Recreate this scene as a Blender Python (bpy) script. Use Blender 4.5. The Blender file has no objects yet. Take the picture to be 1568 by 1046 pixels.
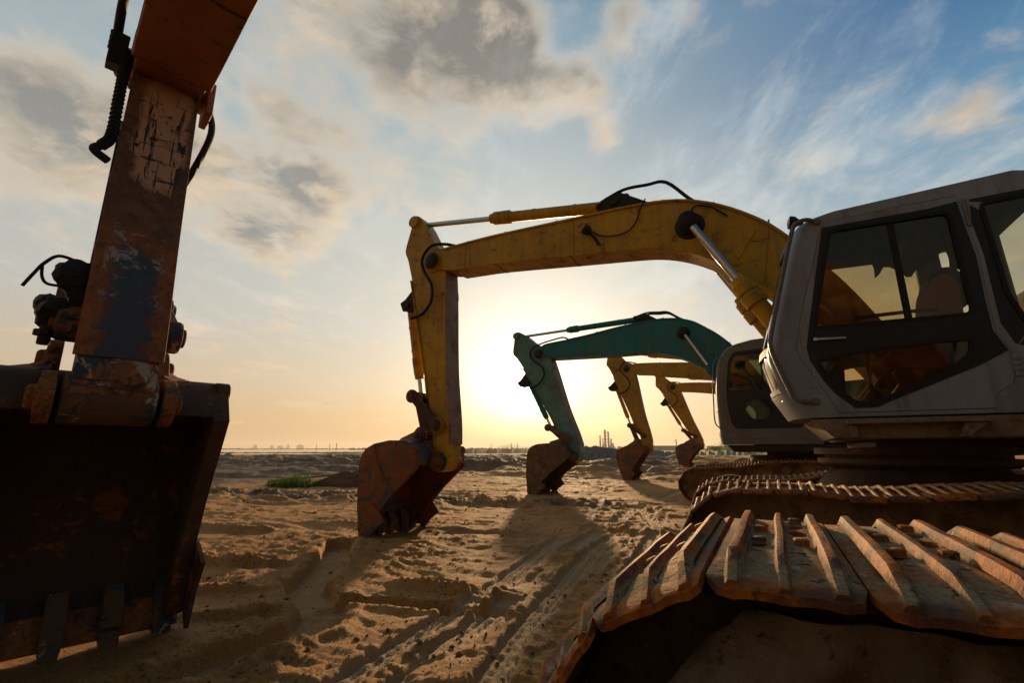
import bpy, bmesh, math, random
import numpy as np
from mathutils import Vector, Matrix, geometry
random.seed(7)
S = bpy.context.scene
COL = S.collection
R = math.radians

# ------------------------------------------------------------------ node helper
class NT:
    def __init__(s, tree):
        s.t = tree; s.N = tree.nodes; s.L = tree.links
    def n(s, typ, ins=None, **props):
        nd = s.N.new(typ)
        for k, v in props.items(): setattr(nd, k, v)
        for k, v in (ins or {}).items(): s.put(nd.inputs[k], v)
        return nd
    def put(s, sock, v):
        if isinstance(v, bpy.types.NodeSocket): s.L.new(v, sock)
        elif isinstance(v, bpy.types.Node): s.L.new(v.outputs[0], sock)
        else: sock.default_value = v
    def m(s, op, a, b=None, c=None, clamp=False):
        nd = s.N.new('ShaderNodeMath'); nd.operation = op; nd.use_clamp = clamp
        s.put(nd.inputs[0], a)
        if b is not None: s.put(nd.inputs[1], b)
        if c is not None: s.put(nd.inputs[2], c)
        return nd.outputs[0]
    def vm(s, op, a, b=None, scale=None):
        nd = s.N.new('ShaderNodeVectorMath'); nd.operation = op
        s.put(nd.inputs[0], a)
        if b is not None: s.put(nd.inputs[1], b)
        if scale is not None: s.put(nd.inputs['Scale'], scale)
        return nd.outputs['Value'] if op in ('DOT_PRODUCT', 'LENGTH') else nd.outputs[0]
    def mix(s, f, a, b, blend='MIX'):
        nd = s.N.new('ShaderNodeMix'); nd.data_type = 'RGBA'; nd.blend_type = blend
        s.put(nd.inputs[0], f)
        for i, v in ((6, a), (7, b)):
            if isinstance(v, tuple) and len(v) == 3: v = (*v, 1)
            s.put(nd.inputs[i], v)
        return nd.outputs[2]
    def noise(s, vec, scale, detail=4, rough=.55, dist=0., out=0):
        nd = s.N.new('ShaderNodeTexNoise')
        s.put(nd.inputs['Vector'], vec)
        for k, v in (('Scale', scale), ('Detail', detail), ('Roughness', rough), ('Distortion', dist)):
            s.put(nd.inputs[k], v)
        return nd.outputs[out]
    def mapping(s, vec, scale=(1, 1, 1), loc=(0, 0, 0), rot=(0, 0, 0)):
        nd = s.N.new('ShaderNodeMapping')
        s.put(nd.inputs['Vector'], vec); nd.inputs['Scale'].default_value = scale
        nd.inputs['Location'].default_value = loc; nd.inputs['Rotation'].default_value = rot
        return nd.outputs[0]
    def ss(s, v, a, b, lo=0., hi=1.):
        nd = s.N.new('ShaderNodeMapRange'); nd.interpolation_type = 'SMOOTHSTEP'
        s.put(nd.inputs[0], v); s.put(nd.inputs[1], a); s.put(nd.inputs[2], b)
        s.put(nd.inputs[3], lo); s.put(nd.inputs[4], hi)
        return nd.outputs[0]
    def ramp(s, f, stops):
        nd = s.N.new('ShaderNodeValToRGB'); s.put(nd.inputs[0], f)
        e = nd.color_ramp.elements
        while len(e) < len(stops): e.new(.5)
        for el, (p, c) in zip(e, stops): el.position = p; el.color = (*c, 1)
        return nd.outputs[0]

def new_mat(name):
    m = bpy.data.materials.new(name); m.use_nodes = True
    t = NT(m.node_tree); t.N.clear()
    out = t.n('ShaderNodeOutputMaterial')
    bs = t.n('ShaderNodeBsdfPrincipled')
    t.L.new(bs.outputs[0], out.inputs[0])
    return m, t, bs, out

def coords(t, world=False):
    if world:
        return t.n('ShaderNodeNewGeometry').outputs['Position']
    tc = t.n('ShaderNodeTexCoord'); oi = t.n('ShaderNodeObjectInfo')
    off = t.m('MULTIPLY', oi.outputs['Random'], 37.)
    cb = t.n('ShaderNodeCombineXYZ', {0: off, 1: off, 2: off})
    return t.vm('ADD', tc.outputs['Object'], cb)

def bump(t, bs, h, strength=.4, dist=.01):
    b = t.n('ShaderNodeBump', {'Height': h, 'Strength': strength, 'Distance': dist})
    t.L.new(b.outputs[0], bs.inputs['Normal'])

RUST_A, RUST_B, RUST_D = (.20, .066, .020), (.32, .125, .035), (.045, .024, .016)

def worn_paint(name, paint, paint2, rust=.5, dirt=.5, scr=.5, rough=.5, pale=0., blue=0., streak=0.):
    """painted steel: sun-faded paint, dirt film, chips showing rust, scratches"""
    m, t, bs, _ = new_mat(name)
    v = coords(t)
    big = t.noise(v, 1.3, 5, .6); mid = t.noise(v, 6., 7, .68, .6); fine = t.noise(v, 38., 5, .65)
    col = t.mix(t.ss(big, .35, .68), paint, paint2)
    dcol = t.mix(fine, (.06, .04, .025), (.15, .105, .06))
    dm = t.m('MULTIPLY', t.ss(t.m('ADD', t.m('MULTIPLY', mid, .7), t.m('MULTIPLY', fine, .3)), .62 - .3 * dirt, .80 - .25 * dirt), .85)
    col = t.mix(dm, col, dcol)
    if streak:
        sk = t.noise(t.mapping(v, (11., 11., .9)), 1., 6, .7, .3)
        col = t.mix(t.m('MULTIPLY', t.ss(sk, .46, .68), streak), col, t.mix(fine, (.10, .075, .05), (.19, .15, .105)))
    rn = t.m('ADD', t.m('MULTIPLY', big, .45), t.m('MULTIPLY', mid, .55))
    rm = t.ss(rn, .66 - .26 * rust, .70 - .26 * rust)
    rc = t.mix(t.ss(fine, .35, .6), RUST_A, RUST_B)
    rc = t.mix(t.ss(t.noise(v, 3.1, 6, .7, .4), .5, .62), rc, RUST_D)
    col = t.mix(rm, col, rc)
    if blue:
        bmk = t.ss(t.noise(t.vm('ADD', v, (3.3, 8.1, 1.2)), 2.2, 7, .72, .8), .60 - .12 * blue, .64 - .12 * blue)
        col = t.mix(bmk, col, t.mix(fine, (.030, .036, .045), (.075, .085, .10)))
    if pale:
        pm = t.ss(t.noise(t.vm('ADD', v, (9.3, 2.1, 4.2)), 5.5, 8, .75, .9), .62 - .06 * pale, .65 - .06 * pale)
        col = t.mix(pm, col, (.40, .34, .29))
    # scratches: thin lines in two directions
    sm = None
    for k, (rot, sc) in enumerate((((.3, .9, .2), (1.5, 1.5, 34.)), ((1.1, .2, .8), (42., 2., 2.)))):
        w = t.noise(t.mapping(v, sc, (k * 3., 1., 2.), rot), 1., 3, .6, .8)
        l = t.m('MULTIPLY', t.ss(w, .66 - .05 * scr, .69 - .05 * scr), t.ss(mid, .48, .60))
        sm = l if sm is None else t.m('MAXIMUM', sm, l)
    col = t.mix(t.m('MULTIPLY', sm, min(1., scr * 1.4)), col, (.030, .018, .012))
    t.put(bs.inputs['Base Color'], col)
    t.put(bs.inputs['Roughness'], t.m('ADD', t.m('MULTIPLY', t.m('MAXIMUM', rm, dm), .4), rough - .06, clamp=True))
    bs.inputs['Specular IOR Level'].default_value = .35
    h = t.m('ADD', t.m('MULTIPLY', rm, -.6), t.m('ADD', t.m('MULTIPLY', fine, .5), t.m('MULTIPLY', sm, -.5)))
    bump(t, bs, t.m('ADD', h, t.m('MULTIPLY', mid, .5)), .5, .006)
    return m

def simple(name, col, rough=.5, metal=0., var=.25, scale=12., bmp=.2, spec=.4):
    m, t, bs, _ = new_mat(name)
    v = coords(t)
    f = t.noise(v, scale, 5, .62)
    c2 = tuple(c * (1 - var) for c in col); c3 = tuple(min(1, c * (1 + var)) for c in col)
    t.put(bs.inputs['Base Color'], t.mix(f, c2, c3))
    bs.inputs['Roughness'].default_value = rough; bs.inputs['Metallic'].default_value = metal
    bs.inputs['Specular IOR Level'].default_value = spec
    if bmp: bump(t, bs, f, bmp, .005)
    return m

def glass_mat(name, tint, refl=.9, dust=.04):
    m, t, bs, out = new_mat(name)
    t.N.remove(bs)
    tr = t.n('ShaderNodeBsdfTransparent', {'Color': (*tint, 1)})
    gl = t.n('ShaderNodeBsdfGlossy', {'Color': (refl, refl, refl, 1), 'Roughness': .03})
    v = coords(t)
    b = t.n('ShaderNodeBump', {'Height': t.noise(v, 2.5, 2), 'Strength': .06, 'Distance': .05})
    t.L.new(b.outputs[0], gl.inputs['Normal'])
    fr = t.n('ShaderNodeFresnel', {'IOR': 1.5})
    mx = t.n('ShaderNodeMixShader', {0: fr.outputs[0], 1: tr.outputs[0], 2: gl.outputs[0]})
    df = t.n('ShaderNodeBsdfDiffuse', {'Color': (.16, .12, .08, 1)})
    dn = t.m('MULTIPLY', t.ss(t.noise(v, 5., 7, .7), .35, .75), dust * 2)
    mx2 = t.n('ShaderNodeMixShader', {0: dn, 1: mx.outputs[0], 2: df.outputs[0]})
    t.L.new(mx2.outputs[0], out.inputs[0])
    return m

def shoe_mat(name):
    """rusted track plate, sand and dried mud caked between the grousers"""
    m, t, bs, _ = new_mat(name)
    tc = t.n('ShaderNodeTexCoord'); v = coords(t)
    z = t.n('ShaderNodeSeparateXYZ', {0: tc.outputs['Object']}).outputs[2]
    big = t.noise(v, 7., 6, .65, .5); mid = t.noise(v, 26., 6, .7); fine = t.noise(v, 150., 4, .7)
    str_ = t.noise(t.mapping(v, (40., 5., 40.)), 1., 4, .6)
    rust = t.mix(t.ss(mid, .35, .65), (.25, .066, .010), (.45, .145, .022))
    rust = t.mix(t.ss(str_, .55, .68), rust, (.075, .045, .035))
    rust = t.mix(t.m('MULTIPLY', t.ss(big, .48, .58), .85), rust, (.075, .042, .032))
    dust = t.mix(t.ss(fine, .3, .7), (.20, .132, .062), (.37, .27, .15))
    dust = t.mix(t.ss(t.noise(v, 13., 6, .7), .58, .66), dust, (.52, .45, .36))
    dust = t.mix(t.ss(t.noise(v, 60., 3, .6), .60, .66), dust, (.055, .032, .02))
    zz = t.m('ADD', z, t.m('MULTIPLY', t.m('SUBTRACT', mid, .5), .010))
    dm = t.m('MULTIPLY', t.ss(zz, .0185, .0115), t.m('MULTIPLY', t.ss(z, -.006, .002), t.ss(big, .38, .54)))
    t.put(bs.inputs['Base Color'], t.mix(dm, rust, dust))
    t.put(bs.inputs['Roughness'], t.m('ADD', t.m('MULTIPLY', dm, .26), .68))
    bs.inputs['Specular IOR Level'].default_value = .10
    h = t.m('ADD', t.m('MULTIPLY', mid, .6), t.m('ADD', t.m('MULTIPLY', fine, .35), t.m('MULTIPLY', big, .8)))
    bump(t, bs, h, .75, .007)
    return m

def soil_mat(name, a, b, c, scale=1., stren=.9, dist=.03):
    m, t, bs, _ = new_mat(name)
    v = coords(t, True)
    big = t.noise(v, 2.2 * scale, 6, .62, .4); mid = t.noise(v, 14. * scale, 7, .7); fine = t.noise(v, 80. * scale, 5, .7)
    col = t.mix(t.ss(big, .35, .65), a, b)
    col = t.mix(t.ss(mid, .56, .70), col, c)
    col = t.mix(t.m('MULTIPLY', t.ss(fine, .62, .7), .7), col, tuple(min(1, x * 2.2) for x in b))
    t.put(bs.inputs['Base Color'], col)
    bs.inputs['Roughness'].default_value = .95; bs.inputs['Specular IOR Level'].default_value = .15
    bump(t, bs, t.m('ADD', t.m('MULTIPLY', mid, .7), t.m('MULTIPLY', fine, .4)), stren, dist)
    return m

M = {}
M['yellow'] = worn_paint('yellow_paint', (.58, .335, .004), (.45, .25, .005), rust=.16, dirt=.42, scr=.5, streak=.45)
M['yellow_old'] = worn_paint('faded_yellow_paint', (.52, .28, .018), (.40, .20, .020), rust=.28, dirt=.45, scr=.4)
M['teal'] = worn_paint('teal_paint', (.004, .175, .20), (.008, .13, .15), rust=.14, dirt=.26, scr=.5, streak=.35)
M['teal_arm'] = worn_paint('worn_teal_paint', (.12, .27, .25), (.08, .19, .18), rust=.33, dirt=.42, scr=.4)
M['orange'] = worn_paint('orange_paint', (.32, .125, .028), (.24, .085, .022), rust=.28, dirt=.40, scr=.9)
M['arm_rust'] = worn_paint('scraped_orange_arm', (.27, .135, .065), (.16, .060, .020), rust=.72, dirt=.35, scr=1., pale=.9, blue=.9)
def arm_face():
    m, t, bs, _ = new_mat('scraped_inner_arm_face')
    tc = t.n('ShaderNodeTexCoord').outputs['Object']
    x, y, z = t.n('ShaderNodeSeparateXYZ', {0: tc}).outputs
    big = t.noise(tc, 3.2, 7, .68, .6); mid = t.noise(tc, 11., 7, .72, .5); fine = t.noise(tc, 60., 4, .7)
    wob = t.m('SUBTRACT', big, .5)
    brown = t.mix(t.ss(mid, .35, .65), t.mix(fine, (.07, .032, .014), (.13, .058, .024)), t.mix(fine, (.16, .066, .020), (.27, .115, .036)))
    tan = t.mix(mid, (.60, .34, .19), (.45, .23, .10))
    # scuffs and gouges in the upper paint
    gg = None
    for i, (rot, sc) in enumerate((((.25, 0, 0), (4., 2.2, 17.)), ((.6, 0, 0), (4., 15., 2.6)), ((-.5, .2, 0), (5., 17., 2.2)), ((.1, 0, 0), (4., 20., 1.6)))):
        w = t.noise(t.mapping(tc, sc, (i * 3.1, 2., 1.), rot), 1., 4, .62, 1.2)
        l = t.ss(w, .60, .625); gg = l if gg is None else t.m('MAXIMUM', gg, l)
    tan = t.mix(t.m('MULTIPLY', gg, t.ss(z, 3.95, 3.55)), tan, (.022, .013, .009))
    tan = t.mix(t.ss(t.noise(tc, 7., 8, .75, .8), .57, .63), tan, (.10, .05, .022))
    tan = t.mix(t.ss(t.m('ADD', t.m('ABSOLUTE', t.m('SUBTRACT', y, .02)), t.m('MULTIPLY', wob, .25)), .10, .16), tan, brown)
    col = t.mix(t.ss(t.m('ADD', z, t.m('MULTIPLY', wob, .7)), 2.92, 3.02), brown, tan)
    rust = t.mix(t.ss(mid, .38, .62), (.34, .105, .020), (.17, .056, .016))
    low = t.m('ADD', z, t.m('MULTIPLY', wob, .5))
    col = t.mix(t.ss(low, 2.60, 2.45), col, rust)
    blu = t.mix(fine, (.045, .050, .062), (.085, .092, .108))
    bm = t.m('MULTIPLY', t.ss(t.m('ADD', t.m('ABSOLUTE', y), t.m('MULTIPLY', t.m('SUBTRACT', mid, .5), .30)), .115, .085), t.ss(low, 2.46, 2.34))
    pale = t.m('MULTIPLY', t.ss(t.noise(t.vm('ADD', tc, (4., 2., 7.)), 9., 8, .78, .8), .54, .58), t.m('MULTIPLY', t.ss(low, 1.98, 2.10), t.ss(low, 2.66, 2.45)))
    col = t.mix(bm, col, blu)
    col = t.mix(t.m('MULTIPLY', pale, t.ss(t.m('ABSOLUTE', y), .17, .13)), col, (.36, .31, .27))
    t.put(bs.inputs['Base Color'], col); bs.inputs['Roughness'].default_value = .62; bs.inputs['Specular IOR Level'].default_value = .35
    bump(t, bs, t.m('ADD', t.m('MULTIPLY', mid, .8), t.m('ADD', t.m('MULTIPLY', gg, -.4), t.m('MULTIPLY', bm, -.5))), .6, .008)
    return m
M['arm_face'] = arm_face()
M['rust'] = worn_paint('rusty_steel', RUST_A, (.11, .05, .026), rust=.8, dirt=.6, scr=.4, rough=.7, pale=.2, blue=.3)
M['boss'] = worn_paint('greasy_rusted_boss', (.20, .075, .022), (.10, .042, .018), rust=.55, dirt=.9, scr=.9, rough=.65, pale=.5, blue=.9)
M['rust_orange'] = worn_paint('orange_rust_bucket', (.27, .078, .012), (.17, .048, .012), rust=.40, dirt=.55, scr=.5, rough=.6, blue=.8)
M['rust_brown'] = worn_paint('brown_worn_steel', (.30, .19, .12), (.20, .12, .075), rust=.35, dirt=.5, scr=.6, rough=.65, pale=.3)
M['bucket_brown'] = worn_paint('brown_grey_bucket', (.20, .12, .065), (.14, .09, .055), rust=.25, dirt=.8, scr=.3, rough=.7, blue=.4)
M['rust_dark'] = worn_paint('dark_rusty_steel', (.07, .035, .022), (.10, .045, .022), rust=.5, dirt=.6, scr=.3, rough=.75)
M['cabgrey'] = worn_paint('grey_cab_paint', (.27, .30, .335), (.215, .24, .265), rust=.02, dirt=.22, scr=.12, rough=.36, streak=.55)
M['cabdark'] = worn_paint('dark_grey_cab_paint', (.17, .16, .145), (.13, .12, .108), rust=.10, dirt=.4, scr=.25, rough=.5)
M['deck'] = worn_paint('dirty_deck_paint', (.30, .23, .15), (.22, .15, .09), rust=.3, dirt=.6, scr=.4, rough=.55)
M['film'] = simple('dark_door_film', (.008, .011, .016), .38, 0, .3, 9., .05, .4)
M['rubber'] = simple('black_rubber', (.016, .015, .014), .65, 0, .4, 25., .3, .3)
M['grime'] = simple('greasy_black_steel', (.022, .017, .013), .6, .2, .5, 18., .5, .35)
M['chrome'] = simple('chrome_rod', (.62, .62, .62), .16, 1., .08, 20., .02)
M['amber_glint'] = simple('amber_glint_metal', (.35, .22, .09), .28, .8, .3, 14., .1)  # amber metal colour stands in for golden reflections in the lower pane
M['inner'] = simple('cab_interior_plastic', (.035, .032, .03), .7, 0, .3, 10., .2)
M['seat'] = simple('brown_seat_cloth', (.60, .22, .06), .85, 0, .35, 14., .4)
M['cloth'] = simple('pale_cloth', (.32, .25, .20), .9, 0, .25, 8., .3)
M['lampglass'] = simple('lamp_glass', (.55, .5, .42), .12, .8, .2, 30., .1)
M['shoe'] = shoe_mat('rusted_track_shoe')
M['mud'] = soil_mat('packed_mud', (.16, .105, .058), (.40, .28, .165), (.09, .056, .032), 2.4, 1., .03)
M['mud_dark'] = soil_mat('shade_and_dark_mud', (.055, .036, .022), (.10, .066, .038), (.03, .02, .013), 1.6, 1., .02)  # dark mud; in the nearest track its tone stands for the hollow's shade
M['redsoil'] = soil_mat('red_soil', (.14, .06, .030), (.20, .09, .045), (.07, .032, .018), 1.2)
M['rubble'] = soil_mat('grey_rubble', (.17, .155, .14), (.26, .235, .21), (.07, .06, .05), .8)
M['glass'] = glass_mat('tinted_glass', (.84, .77, .62), .9, .006)
M['glass_b'] = glass_mat('greenish_glass', (.50, .55, .48), .9, .02)
M['windshield'] = glass_mat('front_glass', (.55, .50, .40), .95, .10)
def leafy(name, col):
    m, t, bs, out = new_mat(name); t.N.remove(bs)
    v = coords(t, True); f = t.noise(v, 3., 3)
    c = t.mix(f, tuple(x * .6 for x in col), tuple(x * 1.4 for x in col))
    d = t.n('ShaderNodeBsdfDiffuse', {'Color': c}); tr = t.n('ShaderNodeBsdfTranslucent', {'Color': t.mix(.5, c, tuple(x * 2.2 for x in col))})
    mx = t.n('ShaderNodeMixShader', {0: .45, 1: d.outputs[0], 2: tr.outputs[0]}); t.L.new(mx.outputs[0], out.inputs[0]); return m
M['grass'] = leafy('green_grass', (.045, .078, .014)); M['leaf'] = leafy('bush_leaves', (.07, .115, .028))
M['wood'] = simple('weathered_wood', (.13, .085, .05), .8, 0, .4, 9., .4)
M['concrete'] = simple('far_concrete', (.22, .21, .20), .8, 0, .2, .2, 0)
M['farsteel'] = simple('far_steel', (.065, .07, .08), .6, .2, .25, .2, 0)
M['blue_roof'] = simple('blue_metal_roof', (.045, .13, .26), .6, 0, .2, .2, 0)
M['wall_white'] = simple('pale_shed_wall', (.36, .35, .33), .8, 0, .15, .2, 0)
M['far_tree'] = simple('far_tree_belt', (.035, .045, .022), .9, 0, .4, .05, 0)

# ------------------------------------------------------------------ mesh helper
class MB:
    def __init__(s): s.v = []; s.f = []
    def add(s, vs, fs):
        o = len(s.v); s.v += [tuple(p) for p in vs]; s.f += [tuple(i + o for i in f) for f in fs]; return s
    def prism(s, poly, y0, y1, ax='y'):
        """polygon in (x,z) extruded along y (or in (x,y) along z)"""
        n = len(poly)
        mk = (lambda p, w: (p[0], w, p[1])) if ax == 'y' else ((lambda p, w: (p[0], p[1], w)) if ax == 'z' else (lambda p, w: (w, p[0], p[1])))
        vs = [mk(p, y0) for p in poly] + [mk(p, y1) for p in poly]
        fs = [tuple(range(n)), tuple(range(2 * n - 1, n - 1, -1))]
        fs += [(i, i + n, (i + 1) % n + n, (i + 1) % n) for i in range(n)]
        return s.add(vs, fs)
    def plate(s, outer, holes, y0, y1, ax='y'):
        loops = [outer] + list(holes)
        tri = geometry.tessellate_polygon([[Vector((p[0], p[1], 0)) for p in l] for l in loops])
        flat = [p for l in loops for p in l]; n = len(flat)
        mk = (lambda p, w: (p[0], w, p[1])) if ax == 'y' else (lambda p, w: (p[0], p[1], w))
        vs = [mk(p, y0) for p in flat] + [mk(p, y1) for p in flat]
        fs = [tuple(t) for t in tri] + [tuple(i + n for i in reversed(t)) for t in tri]
        o = 0
        for l in loops:
            k = len(l)
            fs += [(o + i, o + (i + 1) % k, o + (i + 1) % k + n, o + i + n) for i in range(k)]
            o += k
        return s.add(vs, fs)
    def box(s, x0, x1, y0, y1, z0, z1):
        return s.prism([(x0, z0), (x1, z0), (x1, z1), (x0, z1)], y0, y1)
    def obox(s, c, size, rot):
        Mx = Matrix.Translation(c) @ rot.to_4x4()
        a, b, d = (q / 2 for q in size)
        vs = [Mx @ Vector((x, y, z)) for x in (-a, a) for y in (-b, b) for z in (-d, d)]
        return s.add(vs, [(0, 1, 3, 2), (4, 6, 7, 5), (0, 4, 5, 1), (2, 3, 7, 6), (0, 2, 6, 4), (1, 5, 7, 3)])
    def lathe(s, p0, p1, prof, seg=20):
        """prof: list of (distance from p0, radius)"""
        p0 = Vector(p0); p1 = Vector(p1); d = (p1 - p0).normalized()
        u = d.orthogonal().normalized(); w = d.cross(u)
        vs = []; fs = []
        for t, r in prof:
            for k in range(seg):
                a = 2 * math.pi * k / seg
                vs.append(p0 + d * t + (u * math.cos(a) + w * math.sin(a)) * r)
        for i in range(len(prof) - 1):
            for k in range(seg):
                k2 = (k + 1) % seg
                fs.append((i * seg + k, i * seg + k2, (i + 1) * seg + k2, (i + 1) * seg + k))
        fs.append(tuple(range(seg - 1, -1, -1))); fs.append(tuple((len(prof) - 1) * seg + k for k in range(seg)))
        return s.add(vs, fs)
    def cyl(s, p0, p1, r, seg=16):
        L = (Vector(p1) - Vector(p0)).length
        return s.lathe(p0, p1, [(0, r * .9), (min(.01, L * .1), r), (L - min(.01, L * .1), r), (L, r * .9)], seg)
    def tube(s, pts, r, seg=8, smooth=True):
        P = [Vector(p) for p in pts]
        if smooth: P = catmull(P, 5)
        vs = []; fs = []; up = Vector((.3, .5, .81))
        for i, p in enumerate(P):
            d = (P[min(i + 1, len(P) - 1)] - P[max(i - 1, 0)]).normalized()
            u = d.cross(up).normalized(); w = d.cross(u); up = -w if False else up
            for k in range(seg):
                a = 2 * math.pi * k / seg
                vs.append(p + (u * math.cos(a) + w * math.sin(a)) * r)
        for i in range(len(P) - 1):
            for k in range(seg):
                k2 = (k + 1) % seg
                fs.append((i * seg + k, i * seg + k2, (i + 1) * seg + k2, (i + 1) * seg + k))
        fs.append(tuple(range(seg - 1, -1, -1))); fs.append(tuple((len(P) - 1) * seg + k for k in range(seg)))
        return s.add(vs, fs)
    def blob(s, c, rx, ry, rz, sub=2, rough=.25, seed=0):
        bm = bmesh.new(); bmesh.ops.create_icosphere(bm, subdivisions=sub, radius=1)
        rd = random.Random(seed)
        o = [Vector((rd.uniform(-1, 1), rd.uniform(-1, 1), rd.uniform(-1, 1))) * 3 for _ in range(4)]
        vs = []
        for v in bm.verts:
            k = 1 + rough * sum(math.sin(v.co.dot(q) + i * 2) for i, q in enumerate(o)) / 3 + rd.uniform(-.3, .3) * rough
            vs.append((c[0] + v.co.x * rx * k, c[1] + v.co.y * ry * k, c[2] + v.co.z * rz * k))
        fs = [tuple(x.index for x in f.verts) for f in bm.faces]; bm.free()
        return s.add(vs, fs)
    def mesh(s, name, mat, smooth=38., recalc=True):
        me = bpy.data.meshes.new(name); me.from_pydata(s.v, [], s.f)
        if recalc:
            bm = bmesh.new(); bm.from_mesh(me); bmesh.ops.recalc_face_normals(bm, faces=bm.faces); bm.to_mesh(me); bm.free()
        if smooth:
            me.polygons.foreach_set('use_smooth', [True] * len(me.polygons)); me.set_sharp_from_angle(angle=R(smooth))
        if mat is not None: me.materials.append(mat)
        return me
    def build(s, name, mat, parent=None, bevel=0., smooth=38., rot=0.):
        o = bpy.data.objects.new(name, s.mesh(name, mat, smooth)); COL.objects.link(o)
        if parent is not None: o.parent = parent
        if rot: o.rotation_euler[2] = rot
        if bevel:
            b = o.modifiers.new('bevel', 'BEVEL'); b.width = bevel; b.segments = 2; b.limit_method = 'ANGLE'; b.angle_limit = R(40)
        return o

def catmull(P, k, closed=False):
    n = len(P); out = []
    rng = range(n) if closed else range(n - 1)
    g = (lambda i: P[i % n]) if closed else (lambda i: P[max(0, min(n - 1, i))])
    for i in rng:
        a, b, c, d = g(i - 1), g(i), g(i + 1), g(i + 2)
        for j in range(k):
            t = j / k
            out.append(.5 * ((2 * b) + (c - a) * t + (2 * a - 5 * b + 4 * c - d) * t * t + (3 * b - a - 3 * c + d) * t ** 3))
    if not closed: out.append(P[-1])
    return out

def smooth2(poly, k=4, closed=False):
    return [(p.x, p.y) for p in catmull([Vector((a, b)) for a, b in poly], k, closed)]

def rounded(poly, r, k=4):
    n = len(poly); out = []
    for i in range(n):
        p = Vector(poly[i]); a = Vector(poly[i - 1]); b = Vector(poly[(i + 1) % n])
        ra = min(r, (a - p).length * .45); rb = min(r, (b - p).length * .45)
        q0 = p + (a - p).normalized() * ra; q1 = p + (b - p).normalized() * rb
        for j in range(k + 1):
            t = j / k
            q = q0 * (1 - t) ** 2 + p * 2 * t * (1 - t) + q1 * t * t
            out.append((q.x, q.y))
    return out

def ring(c, r, n=20, a0=0, a1=360):
    m = n if a1 - a0 >= 360 else n - 1
    return [(c[0] + r * math.cos(R(a0 + (a1 - a0) * i / m)), c[1] + r * math.sin(R(a0 + (a1 - a0) * i / m))) for i in range(n)]

def grow(poly, k):
    """offset a counter-clockwise or clockwise polygon outwards by k (negative: inwards)"""
    ar = sum(a[0] * b[1] - b[0] * a[1] for a, b in zip(poly, poly[1:] + poly[:1]))
    sg = 1 if ar > 0 else -1; n = len(poly); out = []
    for i in range(n):
        p = Vector(poly[i]); d = (Vector(poly[(i + 1) % n]) - Vector(poly[i - 1]))
        if d.length < 1e-9: out.append(tuple(p)); continue
        d.normalize(); q = p + Vector((d.y, -d.x)) * sg * k
        out.append((q.x, q.y))
    return out

def empty(name, loc=(0, 0, 0)):
    o = bpy.data.objects.new(name, None); COL.objects.link(o); o.location = loc; o.empty_display_size = .2
    return o
def tag(o, label, cat, group=None, kind=None):
    if label: o['label'] = label
    if cat: o['category'] = cat
    if group: o['group'] = group
    if kind: o['kind'] = kind
    return o
def structure(o): o['kind'] = 'structure'; return o

def sim(s0, s1, d0, d1, wf=1.):
    """similarity in the x-z plane taking s0->d0 and s1->d1; wf widens across that axis"""
    a = complex(*s0); b = complex(*s1); c = complex(*d0); d = complex(*d1)
    def f(p):
        q = (complex(p[0], p[1]) - a) / (b - a)
        r = c + (d - c) * complex(q.real, q.imag * wf)
        return (r.real, r.imag)
    return f

# ------------------------------------------------------------------ numpy noise
def _h(ix, iy, seed):
    n = (ix.astype(np.int64) * 374761393 + iy.astype(np.int64) * 668265263 + seed * 974711) & 0x7fffffff
    n = ((n ^ (n >> 13)) * 1274126177) & 0x7fffffff
    return ((n ^ (n >> 16)) & 0xffff) / 65535.
def vnoise(x, y, seed=0):
    ix = np.floor(x); iy = np.floor(y); fx = x - ix; fy = y - iy
    fx = fx * fx * fx * (fx * (fx * 6 - 15) + 10); fy = fy * fy * fy * (fy * (fy * 6 - 15) + 10)
    a = _h(ix, iy, seed); b = _h(ix + 1, iy, seed); c = _h(ix, iy + 1, seed); d = _h(ix + 1, iy + 1, seed)
    return (a * (1 - fx) + b * fx) * (1 - fy) + (c * (1 - fx) + d * fx) * fy
def fbm(x, y, seed=0, oct=4, g=.5):
    s = 0; a = 1.; t = 0
    for i in range(oct):
        s = s + a * vnoise(x * 2 ** i + i * 17.3, y * 2 ** i - i * 9.1, seed + i); t += a; a *= g
    return s / t
def sstep(x, a, b):
    t = np.clip((x - a) / (b - a), 0, 1); return t * t * (3 - 2 * t)

# ------------------------------------------------------------------ ground
def seg_dist(x, y, pts):
    d = np.full(x.shape, 1e9); s = np.zeros(x.shape); acc = 0
    for (ax, ay), (bx, by) in zip(pts, pts[1:]):
        L = math.hypot(bx - ax, by - ay); ux, uy = (bx - ax) / L, (by - ay) / L
        t = np.clip((x - ax) * ux + (y - ay) * uy, 0, L)
        dd = np.hypot(x - ax - t * ux, y - ay - t * uy)
        m = dd < d; s = np.where(m, acc + t, s); d = np.where(m, dd, d); acc += L
    return d, s

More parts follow.
